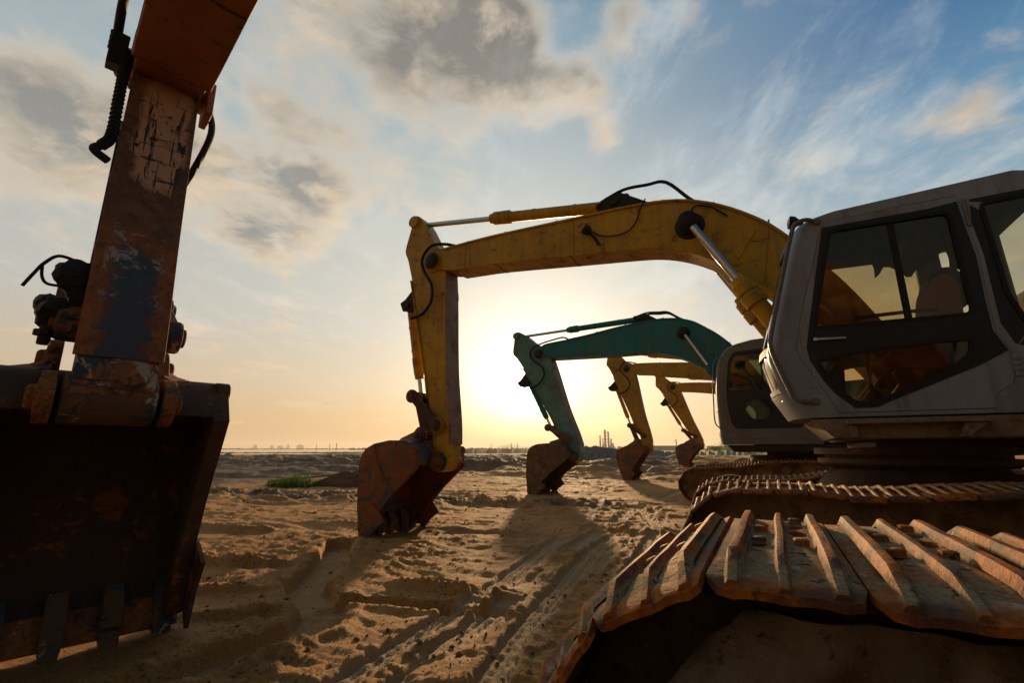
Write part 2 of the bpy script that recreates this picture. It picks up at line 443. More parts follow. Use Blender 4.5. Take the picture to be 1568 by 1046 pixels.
TRACKS = [([(-1.45, .6), (-1.85, 2.6), (-2.2, 5.5), (-2.5, 9.5), (-2.3, 16.)], .11),
          ([(-1.0, .8), (-1.55, 2.9), (-1.95, 5.6), (-2.1, 9.5), (-1.7, 16.)], .10),
          ([(-1.9, 1.0), (-2.1, 2.3), (-2.35, 4.6), (-3.1, 9.0), (-4.6, 15.)], .10),
          ([(-.75, 2.2), (-1.3, 4.6), (-1.6, 7.5), (-2.9, 11.), (-6., 16.)], .09)]
GULLY = [([(-4.9, 4.4), (-4.15, 3.55), (-3.75, 3.0), (-3.15, 2.72), (-2.85, 2.35), (-2.9, 1.9), (-3.0, 1.2)], .17),
         ([(-3.2, 2.8), (-2.7, 3.05), (-2.2, 3.15), (-1.9, 3.3)], .09)]
CUTS = [([(-7.5, 2.7), (-5.9, 2.85), (-5.0, 3.15), (-4.25, 3.55)], .22, .085),
        ([(-5.6, 2.1), (-4.6, 2.35), (-3.9, 2.75), (-3.55, 2.9)], .18, .07),
        ([(-4.4, 1.75), (-3.8, 2.05), (-3.35, 2.35), (-3.05, 2.5)], .16, .07),
        ([(-3.3, 3.35), (-2.7, 3.45), (-2.2, 3.5), (-1.8, 3.75)], .16, .075),
        ([(-7.0, 5.4), (-5.8, 5.7), (-4.9, 6.2)], .2, .06),
        ([(-8.5, 4.3), (-7.2, 4.35), (-6.2, 4.5)], .25, .10)]

def height(x, y):
    r = np.hypot(x, y)
    near = 1 - sstep(r, 60, 110)
    h = (fbm(x * .22, y * .22, 3, 3) - .5) * .16 * near
    # drifted, rutted sand: ridges roughly across the view
    c, s = math.cos(R(14)), math.sin(R(14))
    u = x * c + y * s; w = -x * s + y * c
    wu = u + 1.2 * (fbm(x * .5, y * .5, 21, 3) - .5)
    ww = w + .55 * (fbm(x * .8, y * .8, 22, 3) - .5)
    n1 = fbm(wu * .45, ww * 1.55, 31, 4)
    n2 = fbm(wu * 1.3 + 7, ww * 4.4, 33, 4)
    rid = 1 - np.abs(n1 * 2 - 1) * 1.6
    amp = .55 + .75 * sstep(fbm(x * .12, y * .12, 41, 2), .35, .65)
    nf = .22 + .78 * sstep(r, 3.0, 11.)
    h = h + (rid - .35) * .050 * amp * near * nf
    h = h + (n2 - .5) * .040 * amp * near * (.5 + .5 * nf)
    n4 = fbm((u + .25 * w) * 2.1 + 3, w * 9.5, 37, 4, .58)
    h = h + np.clip(n4 - .52, 0, 1) * .085 * sstep(fbm(x * .45, y * .9, 39, 3), .38, .6) * (1 - sstep(r, 30, 60))
    # crusted sand breaking off in low ledges
    fq = fbm(wu * .42 + 11, ww * 1.25, 47, 5, .56) * 9. + .25 * fbm(x * 6., y * 6., 48, 3)
    fr_ = fq - np.floor(fq)
    led = np.floor(fq) + sstep(fr_, .0, .16 + .02 * r)
    h = h + (led - fq) * .022 * near * (1 - sstep(r, 25, 45)) * sstep(fbm(x * .5 + 5, y * .7, 49, 3), .40, .55)
    h = h + np.clip(.16 - np.abs(fbm(x * 3.4, y * 5.2, 53, 4, .6) - .5), 0, .16) * .16 * sstep(fbm(x * .7 + 9, y * .9, 54, 3), .5, .66) * (1 - sstep(r, 12, 25))
    # graded streaks left by a dragged blade, along the machine lane
    lane = sstep(x, -3.6, -2.4) * (1 - sstep(x + .06 * y, -1.3, -.5)) * (1 - sstep(y, 7., 12.)) * sstep(fbm(x * .6, y * .5, 43, 3), .34, .55)
    st = fbm((x + .10 * y + .05 * np.sin(y * .9)) * 8.5, y * .40, 45, 4, .6)
    h = h + lane * (np.abs(st - .5) * -2 + .35) * .042
    n3 = fbm(x * 5.2, y * 6.6, 51, 4, .55)
    h = h + (n3 - .5) * .019 * near
    clod = np.clip(fbm(x * 13., y * 13., 61, 3, .6) - .56, 0, 1)
    h = h + clod * .06 * sstep(r, 2.5, 6.) * sstep(fbm(x * .9, y * 1.4, 63, 3), .45, .62) * (1 - sstep(r, 22, 40))
    # churned bands of dug-up earth
    band = np.exp(-((y - (9.3 + .25 * (x + 6))) / 1.0) ** 2) * sstep(-x, 1.0, 4.0) + .8 * np.exp(-((y - (7.2 + .04 * x)) / .28) ** 2) * sstep(x, -3.2, -2.0)
    h = h + band * (fbm(x * 2.2, y * 3.1, 71, 5, .62) - .44) * .46
    # cut banks with a steep near side
    for pts, wd, hh in CUTS:
        d, q = seg_dist(x, y, pts)
        L = sum(math.hypot(b[0] - a[0], b[1] - a[1]) for a, b in zip(pts, pts[1:]))
        ends = sstep(q, 0, L * .25) * (1 - sstep(q, L * .75, L))
        ragged = .65 + .9 * (fbm(x * 4, y * 4, 81, 3) - .2)
        bx, by = pts[0]; ex, ey = pts[-1]
        side = ((ex - bx) * (y - by) - (ey - by) * (x - bx)) / math.hypot(ex - bx, ey - by)
        prof = np.exp(-(d / wd) ** 2) * np.where(side > 0, 1, np.exp(-(d / (wd * .25)) ** 2))
        h = h + prof * hh * 1.15 * ends * ragged
    for pts, wd in GULLY:
        d, q = seg_dist(x, y, pts)
        d = d + .06 * (fbm(x * 3.1, y * 3.1, 91, 3) - .5)
        fl = 1 - sstep(d, wd * .85, wd * 1.1)
        h = h * (1 - fl * .85) - fl * .075 + .022 * np.exp(-((d - wd * 1.5) / (wd * .35)) ** 2)
    for i, (pts, wd) in enumerate(TRACKS):
        d, q = seg_dist(x, y, pts)
        d = d + .05 * (fbm(x * 2., y * 2., 95 + i, 2) - .5)
        inn = 1 - sstep(d, wd * .8, wd * 1.15)
        wear = sstep(fbm(x * .8 + i, y * .8, 97, 3), .34, .52)
        lug = np.cos(d / wd * math.pi * 3.5) * .007 + np.sin(q * 60 + 9 * d / wd) * .003
        h = h * (1 - inn * .6 * wear) + (inn * (-.014 + lug) + .012 * np.exp(-((d - wd * 1.3) / (wd * .3)) ** 2)) * wear
    # spoil berms and broken ground further out
    bm_ = sstep(y, 15, 22) * (1 - sstep(r, 55, 85)) * sstep(-x, -2, 6)
    bn = fbm(x * .16 + 3, y * .30, 101, 5, .52)
    h = h + bm_ * np.clip(1 - np.abs(bn * 2 - 1) * 2.2, 0, 1) * .55
    h = h + bm_ * (fbm(x * .9, y * .9, 103, 4, .6) - .5) * .35
    lf = sstep(-x, 15, 22) * (1 - sstep(r, 70, 110)) * (1 - sstep(y, 30, 40))
    h = h + lf * (np.clip(1 - np.abs(fbm(x * .10, y * .34, 111, 4) * 2 - 1) * 2.4, 0, 1) * .22 + (fbm(x * .8, y * 1.6, 112, 4, .6) - .5) * .13 - .06)
    # hold the ground flat where machines stand; slight hollow at the bucket tips
    for bx, by, rr, z in ((-5., 5.4, .55, -.01), (-5.75, 11.9, .6, 0.), (-4.8, 18.1, .6, 0.), (-4.0, 1.5, .55, .0)):
        k = np.exp(-((x - bx) ** 2 + (y - by) ** 2) / rr ** 2)
        h = h * (1 - k) + z * k
    for cx, cy in ((1.5, 1.1), (1.5, -1.4), (1.1, 4.15), (1.1, 6.65), (.3, 10.65), (.3, 13.15), (.7, 16.85), (.7, 19.35), (1.4, 22.95), (1.4, 25.45)):
        k = (1 - sstep(np.abs(x - cx), 1.9, 2.6)) * (1 - sstep(np.abs(y - cy), .45, .8))
        h = h * (1 - k) + .01 * k
    h = h - .25 * sstep(r, 110, 135) * sstep(-x, 20, 60)
    return np.where(r < .6, h * .5 - .02, h)

def rut_mask(x, y):
    k = np.zeros(x.shape)
    for i, (pts, wd) in enumerate(TRACKS):
        d, q = seg_dist(x, y, pts); d = d + .05 * (fbm(x * 2., y * 2., 95 + i, 2) - .5)
        k = np.maximum(k, (1 - sstep(d, wd * .9, wd * 1.3)) * sstep(fbm(x * .8 + i, y * .8, 97, 3), .30, .52))
    lane = sstep(x, -3.6, -2.4) * (1 - sstep(x + .06 * y, -1.3, -.5)) * (1 - sstep(y, 7., 12.))
    st = fbm((x + .10 * y + .05 * np.sin(y * .9)) * 8.5, y * .40, 45, 4, .6)
    k = np.maximum(k, lane * sstep(st, .52, .66) * .7)
    for pts, wd in GULLY:
        d, q = seg_dist(x, y, pts); k = np.maximum(k, (1 - sstep(d, wd * .6, wd * 1.1)) * .6)
    return k

def soil_mask(x, y):
    r = np.hypot(x, y); az = np.degrees(np.arctan2(x, y))
    a = sstep(-x, 13, 18) * sstep(r, 17, 21) * (1 - sstep(az, -44, -36))
    b = sstep(y, 16, 22) * sstep(-az, 5, 12) * .75
    k = np.maximum(a, b) * (.55 + .6 * fbm(x * .08, y * .22, 201, 4))
    band = np.exp(-((y - (9.3 + .25 * (x + 6))) / .8) ** 2) * sstep(-x, 1.0, 4.0) * 1.25 * fbm(x * .8, y * 2., 203, 3)
    return np.clip(np.maximum(k, band), 0, 1)

def make_ground():
    az = np.concatenate([np.arange(-180, -84, 3.), np.arange(-84, 30, .2), np.arange(30, 180, 3.)])
    r1 = .3 * np.exp(np.arange(0, math.log(70 / .3), .0078)); r2 = r1[-1] * np.exp(np.arange(.03, math.log(5400 / r1[-1]), .035))
    rr = np.concatenate([r1, r2]); A, Rr = np.meshgrid(np.radians(az), rr)
    X = Rr * np.sin(A); Y = Rr * np.cos(A); Z = height(X, Y)
    nr, na = X.shape
    V = np.stack([X.ravel(), Y.ravel(), Z.ravel()], 1)
    V = np.vstack([V, [[0, 0, -.02]]])
    i, j = np.meshgrid(np.arange(nr - 1), np.arange(na), indexing='ij'); j2 = (j + 1) % na
    F = np.stack([i * na + j, (i + 1) * na + j, (i + 1) * na + j2, i * na + j2], -1).reshape(-1, 4)
    me = bpy.data.meshes.new('ground')
    c = len(V) - 1
    nq = len(F); nt = na
    me.vertices.add(len(V)); me.vertices.foreach_set('co', V.astype(np.float32).ravel())
    tri = np.stack([np.full(na, c), np.arange(na), (np.arange(na) + 1) % na], 1)
    me.loops.add(nq * 4 + nt * 3); me.loops.foreach_set('vertex_index', np.concatenate([F.ravel()[::1], tri.ravel()]).astype(np.int32))
    me.polygons.add(nq + nt)
    me.polygons.foreach_set('loop_start', np.concatenate([np.arange(nq) * 4, nq * 4 + np.arange(nt) * 3]).astype(np.int32))
    me.update(calc_edges=True)
    me.polygons.foreach_set('use_smooth', np.ones(nq + nt, bool))
    at = me.attributes.new('darksoil', 'FLOAT', 'POINT')
    at.data.foreach_set('value', np.concatenate([soil_mask(X, Y).ravel(), [0]]).astype(np.float32))
    at = me.attributes.new('packed', 'FLOAT', 'POINT')
    at.data.foreach_set('value', np.concatenate([rut_mask(X, Y).ravel(), [0]]).astype(np.float32))
    m, t, bs, _ = new_mat('sandy_ground')
    p = coords(t, True)
    dk = t.n('ShaderNodeAttribute', attribute_name='darksoil').outputs['Fac']
    big = t.noise(p, .45, 6, .6, .4); mid = t.noise(p, 3.2, 7, .66); fine = t.noise(p, 34., 6, .72); gr = t.noise(p, 160., 3, .7)
    sand = t.mix(t.ss(big, .35, .65), (.60, .28, .068), (.49, .215, .050))
    sand = t.mix(t.m('MULTIPLY', t.ss(mid, .5, .72), .6), sand, (.28, .145, .055))
    sand = t.mix(t.m('MULTIPLY', t.ss(fine, .52, .64), .85), sand, (.17, .092, .042))
    sand = t.mix(t.m('MULTIPLY', t.ss(gr, .64, .72), .6), sand, (.55, .38, .20))
    pk = t.n('ShaderNodeAttribute', attribute_name='packed').outputs['Fac']
    sand = t.mix(t.m('MULTIPLY', pk, .55), sand, t.mix(fine, (.50, .33, .16), (.66, .46, .25)))
    dark = t.mix(t.ss(mid, .38, .66), (.13, .075, .038), (.28, .165, .082))
    dm = t.ss(t.m('ADD', dk, t.m('MULTIPLY', t.m('SUBTRACT', mid, .5), .8)), .22, .62)
    t.put(bs.inputs['Base Color'], t.mix(dm, sand, dark))
    bs.inputs['Roughness'].default_value = .78; bs.inputs['Specular IOR Level'].default_value = .22
    hh = t.m('ADD', t.m('MULTIPLY', mid, 1.1), t.m('ADD', t.m('MULTIPLY', fine, .75), t.m('MULTIPLY', gr, .28)))
    b1 = t.n('ShaderNodeBump', {'Height': hh, 'Strength': 1., 'Distance': .03})
    vo = t.n('ShaderNodeTexVoronoi', {'Vector': p, 'Scale': 55.}); peb = t.ss(vo.outputs['Distance'], .45, .12)
    pebm = t.m('MULTIPLY', peb, t.ss(t.noise(p, 2.6, 5, .65), .50, .62))
    b2 = t.n('ShaderNodeBump', {'Height': t.m('ADD', t.m('MULTIPLY', t.noise(p, 95., 4, .75), .6), pebm), 'Strength': .9, 'Distance': .012, 'Normal': b1.outputs[0]})
    t.L.new(b2.outputs[0], bs.inputs['Normal'])
    me.materials.append(m)
    o = bpy.data.objects.new('ground', me); COL.objects.link(o); structure(o)
make_ground()

# ------------------------------------------------------------------ excavator front attachments
# real outlines in metres, x to the rear of the machine, measured from the swing centre
BOOM_A = dict(foot=(.05, 1.80), pivot=(-5.37, 4.05),
    top=[(-5.44, 4.14), (-5.31, 4.20), (-4.9, 4.215), (-4.2, 4.215), (-3.0, 4.17), (-2.5, 4.155), (-2.0, 4.12), (-1.63, 4.04), (-1.3, 3.89), (-.99, 3.67), (-.75, 3.43), (-.41, 2.95), (-.2, 2.6), (.05, 2.10), (.17, 1.92)],
    bot=[(.20, 1.72), (.06, 1.63), (-.06, 1.70), (-.25, 2.00), (-.5, 2.36), (-.87, 2.80), (-1.06, 2.98), (-1.27, 3.16), (-1.54, 3.35), (-1.78, 3.47), (-2.0, 3.54), (-2.27, 3.585), (-3.0, 3.665), (-4.2, 3.80), (-4.75, 3.835), (-5.08, 3.86), (-5.36, 3.94)],
    cyl=(-1.62, 3.72), armcyl=(-2.5, 4.31))
BOOM_B = dict(foot=(-.05, 1.95), pivot=(-5.83, 3.88),
    top=[(-5.9, 3.97), (-5.75, 4.08), (-5.55, 4.15), (-4.67, 4.22), (-3.46, 4.38), (-2.8, 4.43), (-2.37, 4.45), (-1.92, 4.39), (-1.56, 4.25), (-1.20, 3.96), (-.83, 3.60), (-.4, 3.0), (-.1, 2.45), (.1, 2.1)],
    bot=[(.1, 1.85), (-.05, 1.77), (-.2, 1.9), (-.5, 2.25), (-.95, 2.75), (-1.37, 3.06), (-1.88, 3.39), (-2.35, 3.57), (-2.72, 3.65), (-3.73, 3.67), (-5.3, 3.73), (-5.5, 3.74), (-5.8, 3.80)],
    cyl=(-1.85, 4.02), armcyl=(-2.85, 4.58))
ARM = dict(pivot=(-5.37, 4.05), pin=(-5.16, 1.03),
    outer=[(-5.84, 4.95), (-5.77, 4.96), (-5.70, 4.90), (-5.58, 4.72), (-5.36, 4.33), (-5.20, 4.22), (-5.17, 4.02), (-5.13, 3.5), (-5.08, 2.37), (-5.0, 1.63), (-4.98, 1.30), (-4.99, 1.08), (-5.03, .97), (-5.08, .91), (-5.18, .89), (-5.26, .97), (-5.27, 1.15), (-5.30, 1.62), (-5.40, 1.93), (-5.50, 2.45), (-5.80, 3.72), (-5.83, 3.86), (-5.93, 4.2), (-6.0, 4.38), (-5.93, 4.66)],
    top=(-5.83, 4.86), clevis=(-6.03, 3.44), A2=(-5.17, 1.53), J1=(-5.71, 1.96))
BUCKET = dict(pin=(-5.16, 1.03), tip=(-6.12, .0), pin2=(-5.44, 1.40),
    plate=[(-6.17, .07), (-6.24, .38), (-6.27, .73), (-6.265, 1.0), (-6.23, 1.12), (-6.15, 1.21), (-6.0, 1.275), (-5.72, 1.32), (-5.40, 1.31), (-5.25, 1.22), (-5.21, .97), (-5.61, .62), (-5.86, .35), (-6.05, .07)],
    shell=[(-6.15, .04), (-6.20, .2), (-6.235, .38), (-6.265, .73), (-6.26, 1.0), (-6.225, 1.12), (-6.145, 1.205), (-6.0, 1.27), (-5.72, 1.315), (-5.40, 1.305), (-5.25, 1.215), (-5.20, 1.06), (-5.205, .985)],
    ear=[(-5.86, 1.29), (-5.66, 1.36), (-5.55, 1.45), (-5.50, 1.50), (-5.43, 1.515), (-5.36, 1.48), (-5.32, 1.40), (-5.28, 1.24), (-5.14, 1.17), (-5.05, 1.09), (-5.03, 1.0), (-5.08, .92), (-5.17, .895), (-5.25, .96), (-5.40, 1.1)])

def xz(f, pts): return [f(p) for p in pts]
def P3(p, y): return (p[0], y, p[1])

def cylinder_part(name, root, base, end, y, rb, rr, frac, mbar, rot, eye=.10, thick=.11, collar=1.3):
    a = Vector(P3(base, y)); b = Vector(P3(end, y)); L = (b - a).length; d = (b - a) / L
    m = MB()
    m.lathe(a, b, [(0, rb * .6), (eye * .7, rb * .98), (eye, rb), (L * frac - .34, rb), (L * frac - .335, rb * collar), (L * frac - .21, rb * collar), (L * frac - .205, rb * 1.1), (L * frac - .19, rb * 1.1), (L * frac - .185, rb * collar * .97), (L * frac - .07, rb * collar * .97), (L * frac - .065, rb * 1.0), (L * frac, rb * .95)], 24)
    m.cyl((a.x, y - thick / 2, a.z), (a.x, y + thick / 2, a.z), eye)
    # clamp bands and a hose pipe along the barrel
    for q in (.30, .62):
        c = a + d * (L * frac * q); m.lathe(c - d * .02, c + d * .02, [(0, rb * 1.08), (.04, rb * 1.08)], 20)
    o = m.build(name, mbar, root, .004, rot=rot)
    r_ = MB()
    r_.lathe(a + d * (L * frac - .02), b, [(0, rr), (L * (1 - frac) + .02 - eye * .6, rr)], 20)
    r_.build('piston_rod', M['chrome'], o)
    e = MB(); e.cyl((b.x, y - thick / 2, b.z), (b.x, y + thick / 2, b.z), eye, 20)
    e.build('rod_eye', M['grime'], o, .006)
    return o

def wire(pts, y): return [(p[0], y + (p[2] if len(p) > 2 else 0), p[1]) for p in pts]

def front(root, k):
    """boom, arm, bucket and their cylinders for one machine; k: dict of settings"""
    rot = k['swing']; bd = k['boom']
    fb = sim(bd['foot'], bd['pivot'], bd['foot'], k['pivot']) if 'foot' not in k else sim(bd['foot'], bd['pivot'], k['foot'], k['pivot'])
    bw = k.get('boom_w', .20); aw = k.get('arm_w', .155); bk = k.get('bucket_w', .55)
    top = smooth2(xz(fb, bd['top']), 3); bot = smooth2(xz(fb, bd['bot']), 3)
    m = MB()
    m.prism(top + bot, -bw + .025, bw - .025)
    # flange plates top and bottom, a few mm proud of the webs
    for line, off in ((top[4:], .022), (bot[6:-4], .022)):
        q = []
        for i, p in enumerate(line):
            d = Vector(line[min(i + 1, len(line) - 1)]) - Vector(line[max(i - 1, 0)]); d.normalize()
            q.append((p[0] - d.y * off, p[1] + d.x * off))
        q2 = [((p[0] * 1.35 - s_[0] * .35), (p[1] * 1.35 - s_[1] * .35)) for p, s_ in zip(line, q)]
        m.prism(q + q2[::-1], -bw, bw)
    pv = fb(bd['pivot'])
    m.cyl(P3(pv, -bw - .045), P3(pv, bw + .045), .125, 24)
    # butt-weld seams across the web: shallow raised beads
    for xw in (-3.05, -4.78, -.95):
        za = np.interp(xw, [p[0] for p in bd['top']], [p[1] for p in bd['top']]) - .03
        bb = sorted(bd['bot']); zb = np.interp(xw, [p[0] for p in bb], [p[1] for p in bb]) + .03
        a, b = fb((xw, zb)), fb((xw + (.12 if xw > -1 else 0), za))
        for y in (-bw + .025, bw - .025): m.tube([P3(a, y), P3(b, y)], .011, 6, False)
    boom = m.build('boom', k['m_boom'], root, .006, rot=rot)
    bb = sorted(bd['bot'])
    for xw in (-4.98, -4.25, -3.1):
        ws = MB(); zb = float(np.interp(xw, [p[0] for p in bb], [p[1] for p in bb])); q = fb((xw, zb - .02))
        ws.tube([P3(q, -bw + .005), P3((q[0] + .012, q[1]), -bw * .4), P3((q[0] - .01, q[1]), bw * .3), P3(q, bw - .005)], .009, 6); ws.build('weld_seam', M['rust_dark'], boom)
    cy = fb(bd['cyl'])
    for sgn in (-1, 1):
        m = MB(); m.lathe(P3(cy, sgn * (bw - .06)), P3(cy, sgn * (bw + .2)), [(0, .17), (.045, .165), (.05, .125), (.10, .12), (.105, .085), (.25, .085), (.26, .06)], 24)
        m.build('cylinder_boss', M['grime'], boom, .004)
    # hoses over the boom
    hz = MB()
    T = lambda x, dz: (lambda p: (p[0], p[1] + dz))(fb((x, float(np.interp(x, [q[0] for q in bd['top']], [q[1] for q in bd['top']])))))
    ax = fb(bd['armcyl'])
    for j, (y, hgt) in enumerate(k.get('arch', ((-.10, .17),))):
        hz.tube([P3((ax[0] - .18, ax[1] + .05), y), P3((ax[0] + .12, ax[1] + .06 + hgt * .5), y), P3((ax[0] + .42, ax[1] + hgt * .75), y), P3((ax[0] + .66, ax[1] + hgt * .45), y - .02), P3(T(bd['armcyl'][0] + .95, .05), y), P3(T(-1.3, .04), y), P3(T(-.9, .045), y), P3(T(-.5, .05), y)], .021)
    for j, y in enumerate((-.13, .13)):
        hz.tube([P3(T(-5.0, .04), y), P3(T(-4.4, .035), y), P3(T(-3.6, .03), y), P3(T(-2.9, .03), y), P3(T(-2.3, .05), y)], .013)
    for x in (-4.75, -4.1, -3.3, -1.9, -1.35):
        p = T(x, 0); hz.obox(P3((p[0], p[1] + .03), 0), (.03, bw * 1.5, .05), Matrix.Identity(3))
    hz.build('hydraulic_hose', M['rubber'], boom)
    # work lamp on the boom side with its cable
    if k.get('lamp'):
        c = fb((-2.83, 3.89)); y = -bw - .03
        lm = MB(); lm.lathe((c[0] - .03, y - .05, c[1] + .06), (c[0] + .05, y - .01, c[1] - .02), [(0, .062), (.03, .07), (.09, .045), (.11, .02)], 16)
        lm.tube([(c[0] + .02, y - .02, c[1]), (c[0] + .08, y, c[1] - .07), (c[0] + .13, y + .02, c[1] - .17)], .02)
        lm.build('boom_lamp', M['grime'], boom)
        cb = MB(); cb.tube(wire([(c[0] + .05, c[1] + .03), (c[0] + .17, c[1] - .06), (c[0] + .36, c[1] - .10), (c[0] + .52, c[1] - .07), (c[0] + .62, c[1] + .04), (c[0] + .66, c[1] + .16), (c[0] + .74, c[1] + .30)], y + .02), .009)
        cb.build('lamp_cable', M['rubber'], boom); cb = MB(); p = fb((-1.6, 3.93)); cb.tube(wire([(p[0], p[1] - .12), (p[0] + .03, p[1] - .02), (p[0] + .08, p[1] + .01), (p[0] + .16, p[1] - .02), (p[0] + .23, p[1] - .05), (p[0] + .30, p[1] - .12), (p[0] + .38, p[1] - .20)], -bw - .01), .010)
        cb.build('hydraulic_hose', M['rubber'], boom)
        tr = MB()
        a, b = fb((-.98, 3.52)), fb((-1.17, 3.22)); tr.obox(P3(((a[0] + b[0]) / 2, (a[1] + b[1]) / 2), -bw + .02), (.035, .02, .36), Matrix.Rotation(math.atan2(a[0] - b[0], a[1] - b[1]), 3, 'Y'))
        tr.build('stiffener_bar', k['m_boom'], boom, .003)
    # ---- arm
    fa = sim(ARM['pivot'], ARM['pin'], k['pivot'], k['pin'], k.get('arm_wf', 1.))
    out = smooth2(xz(fa, ARM['outer']), 3, True)
    m = MB(); m.prism(out, -aw + .02, aw - .02)
    rear = smooth2(xz(fa, [(-5.17, 4.0), (-5.13, 3.5), (-5.08, 2.37), (-5.0, 1.60), (-4.985, 1.26)]), 4)
    frontl = smooth2(xz(fa, [(-5.83, 3.82), (-5.80, 3.70), (-5.50, 2.45), (-5.40, 1.95)]), 4)
    m.prism([(p[0], p[1]) for p in frontl] + [(p[0] - .02, p[1] + .002) for p in frontl[::-1]], -aw, aw)
    if False and k.get('belly'):   # welded wear plate with ragged end on the inner face
        a = xz(fa, [(-5.095, 2.95), (-5.075, 2.37), (-5.02, 1.70)])
        m.prism([(p[0] + .022, p[1]) for p in a] + [(p[0] + .034, p[1]) for p in a[::-1]], -aw + .02, aw - .02)
    for q, rr_, ex in ((ARM['pivot'], .16, .0), (ARM['A2'], .105, .075)):
        c = fa(q); m.cyl(P3(c, -aw - ex - .012), P3(c, aw + ex + .012), rr_, 24)
    c = fa(ARM['top']); m.cyl(P3(c, -aw - .03), P3(c, aw + .03), .10, 20)
    for y in (-aw + .02, aw - .02):
        for pa, pb in (((-5.90, 4.70), (-5.42, 4.42)), ((-5.70, 3.62), (-5.15, 3.42)), ((-5.42, 2.0), (-5.04, 1.9))):
            m.tube([P3(fa(pa), y), P3(fa(pb), y)], .009, 6, False)
    arm = m.build('arm', k['m_arm'], root, .006, rot=rot)
    c = fa(ARM['pin']); bs_ = MB(); bs_.lathe(P3(c, -aw - .012), P3(c, aw + .012), [(0, .11), (.012, .135), (.05, .14), (2 * aw - .03, .14), (2 * aw + .012, .135), (2 * aw + .024, .11)], 28); bs_.build('arm_boss', M['boss'], arm, .004)
    wp = MB(); wp.prism([(p[0] - .004, p[1]) for p in rear] + [(p[0] + .018, p[1] + .002) for p in rear[::-1]], -aw, aw)
    wp.build('wear_plate', k.get('m_wear', M['rust_brown']), arm, .004)
    hz = MB(); y = -aw - .03
    if not k.get('no_arm_hose'): hz.tube([P3(fb((-4.95, 4.23)), -.14), P3(fb((-5.15, 4.29)), -.2), P3(fa((-5.40, 4.30)), y - .04), P3(fa((-5.57, 4.12)), y - .03), P3(fa((-5.52, 3.90)), y - .02), P3(fa((-5.37, 3.66)), y - .02), P3(fa((-5.36, 3.40)), y - .02), P3(fa((-5.52, 3.22)), y - .02), P3(fa((-5.76, 3.18)), y)], .024)
    hz.tube([P3(fa((-5.5, 4.25)), aw + .03), P3(fa((-5.32, 3.9)), aw + .10), P3(fa((-5.22, 3.55)), aw + .12), P3(fa((-5.30, 3.2)), aw + .06), P3(fa((-5.6, 3.1)), aw + .02)], .024)
    hz.build('hydraulic_hose', M['rubber'], arm)
    c = fa(ARM['pivot'])
    for sg in (-1, 1): gm = MB(); gm.lathe(P3(c, sg * (bw + .075)), P3(c, sg * (bw + .03)), [(0, .05), (.01, .10), (.045, .135)], 20); gm.build('pivot_cap', M['grime'], arm, .004)
    gm = MB()
    hug = k.get('hug', 0.); cl = fa((ARM['clevis'][0] + hug, ARM['clevis'][1])); cb_ = fa((-5.80, 3.50))
    for y in (-.09, .09):
        gm.prism([fa((-6.08, 3.50)), fa((-5.98, 3.55)), fa((-5.80, 3.72)), fa((-5.74, 3.45)), fa((-5.84, 3.32)), fa((-6.02, 3.36))], y - .015, y + .015)
    gm.cyl(P3(cl, -.13), P3(cl, .13), .055)
    gm.build('cylinder_clevis', M['grime'], arm, .004)
    # ---- bucket
    fk = sim(BUCKET['pin'], BUCKET['tip'], k['pin'], k['tip'])
    root_b = MB()
    sh = smooth2(xz(fk, BUCKET['shell']), 3); n = len(sh)
    cen = fk((-5.7, .7))
    inner = []
    for i, p in enumerate(sh):
        d = Vector(sh[min(i + 1, n - 1)]) - Vector(sh[max(i - 1, 0)]); d.normalize()
        inner.append((p[0] + d.y * .03, p[1] - d.x * .03))
    root_b.prism(sh + inner[::-1], -bk + .005, bk - .005)
    pl = xz(fk, BUCKET['plate']); strip = xz(fk, [(-5.23, 1.22), (-5.19, .955), (-5.60, .60), (-5.85, .33), (-6.03, .06), (-6.14, .09), (-5.94, .42), (-5.68, .70), (-5.33, 1.02), (-5.32, 1.26)])
    for sg in (-1, 1):
        a, b = sorted((sg * bk, sg * (bk - .025))); root_b.prism(pl, a, b)
        lp = k.get('lip', .032); a, b = sorted((sg * (bk + .018), sg * (bk - lp))); root_b.prism(strip, a, b)
        cq = fk((-5.265, 1.185)); root_b.cyl(P3(cq, sg * (bk - .06)), P3(cq, sg * (bk + .03)), .062, 18)
        c1 = xz(fk, [(-5.72, .64), (-5.66, .70), (-5.88, 1.0), (-5.98, 1.24), (-6.05, 1.22), (-5.95, .95)])
        a, b = sorted((sg * (bk + .010), sg * (bk - .01))); root_b.prism(c1, a, b)
    bu = root_b.build('bucket', k['m_bucket'], root, .006, rot=rot)
    er = MB()
    for sg in (-1, 1):
        a, b = sorted((sg * (aw + .03), sg * (aw + .03 + k.get('ear_t', .045)))); er.prism(smooth2(xz(fk, BUCKET['ear']), 2, True), a, b)
        for q, r_ in ((BUCKET['pin'], .085), (BUCKET['pin2'], .075)):
            c = fk(q); er.lathe(P3(c, sg * (aw + .07)), P3(c, sg * (aw + .14)), [(0, r_ * 1.25), (.03, r_ * 1.2), (.032, r_ * .8), (.06, r_ * .75), (.07, r_ * .55)], 18)
        rows = []
        for tt, hf in ((.06, 1.), (.10, .55), (.16, .25), (.24, .06), (.30, 0.)):
            for px_, zl, zh in ((-5.80, 1.29, 1.36), (-5.58, 1.31, 1.44), (-5.38, 1.30, 1.42), (-5.27, 1.22, 1.26)):
                q = fk((px_, zl + (zh - zl) * hf)); rows.append((q[0], sg * (aw + tt), q[1]))
        for tt in (.30, .06):
            for px_, zl in ((-5.80, 1.24), (-5.58, 1.26), (-5.38, 1.25), (-5.27, 1.17)): q = fk((px_, zl)); rows.append((q[0], sg * (aw + tt), q[1]))
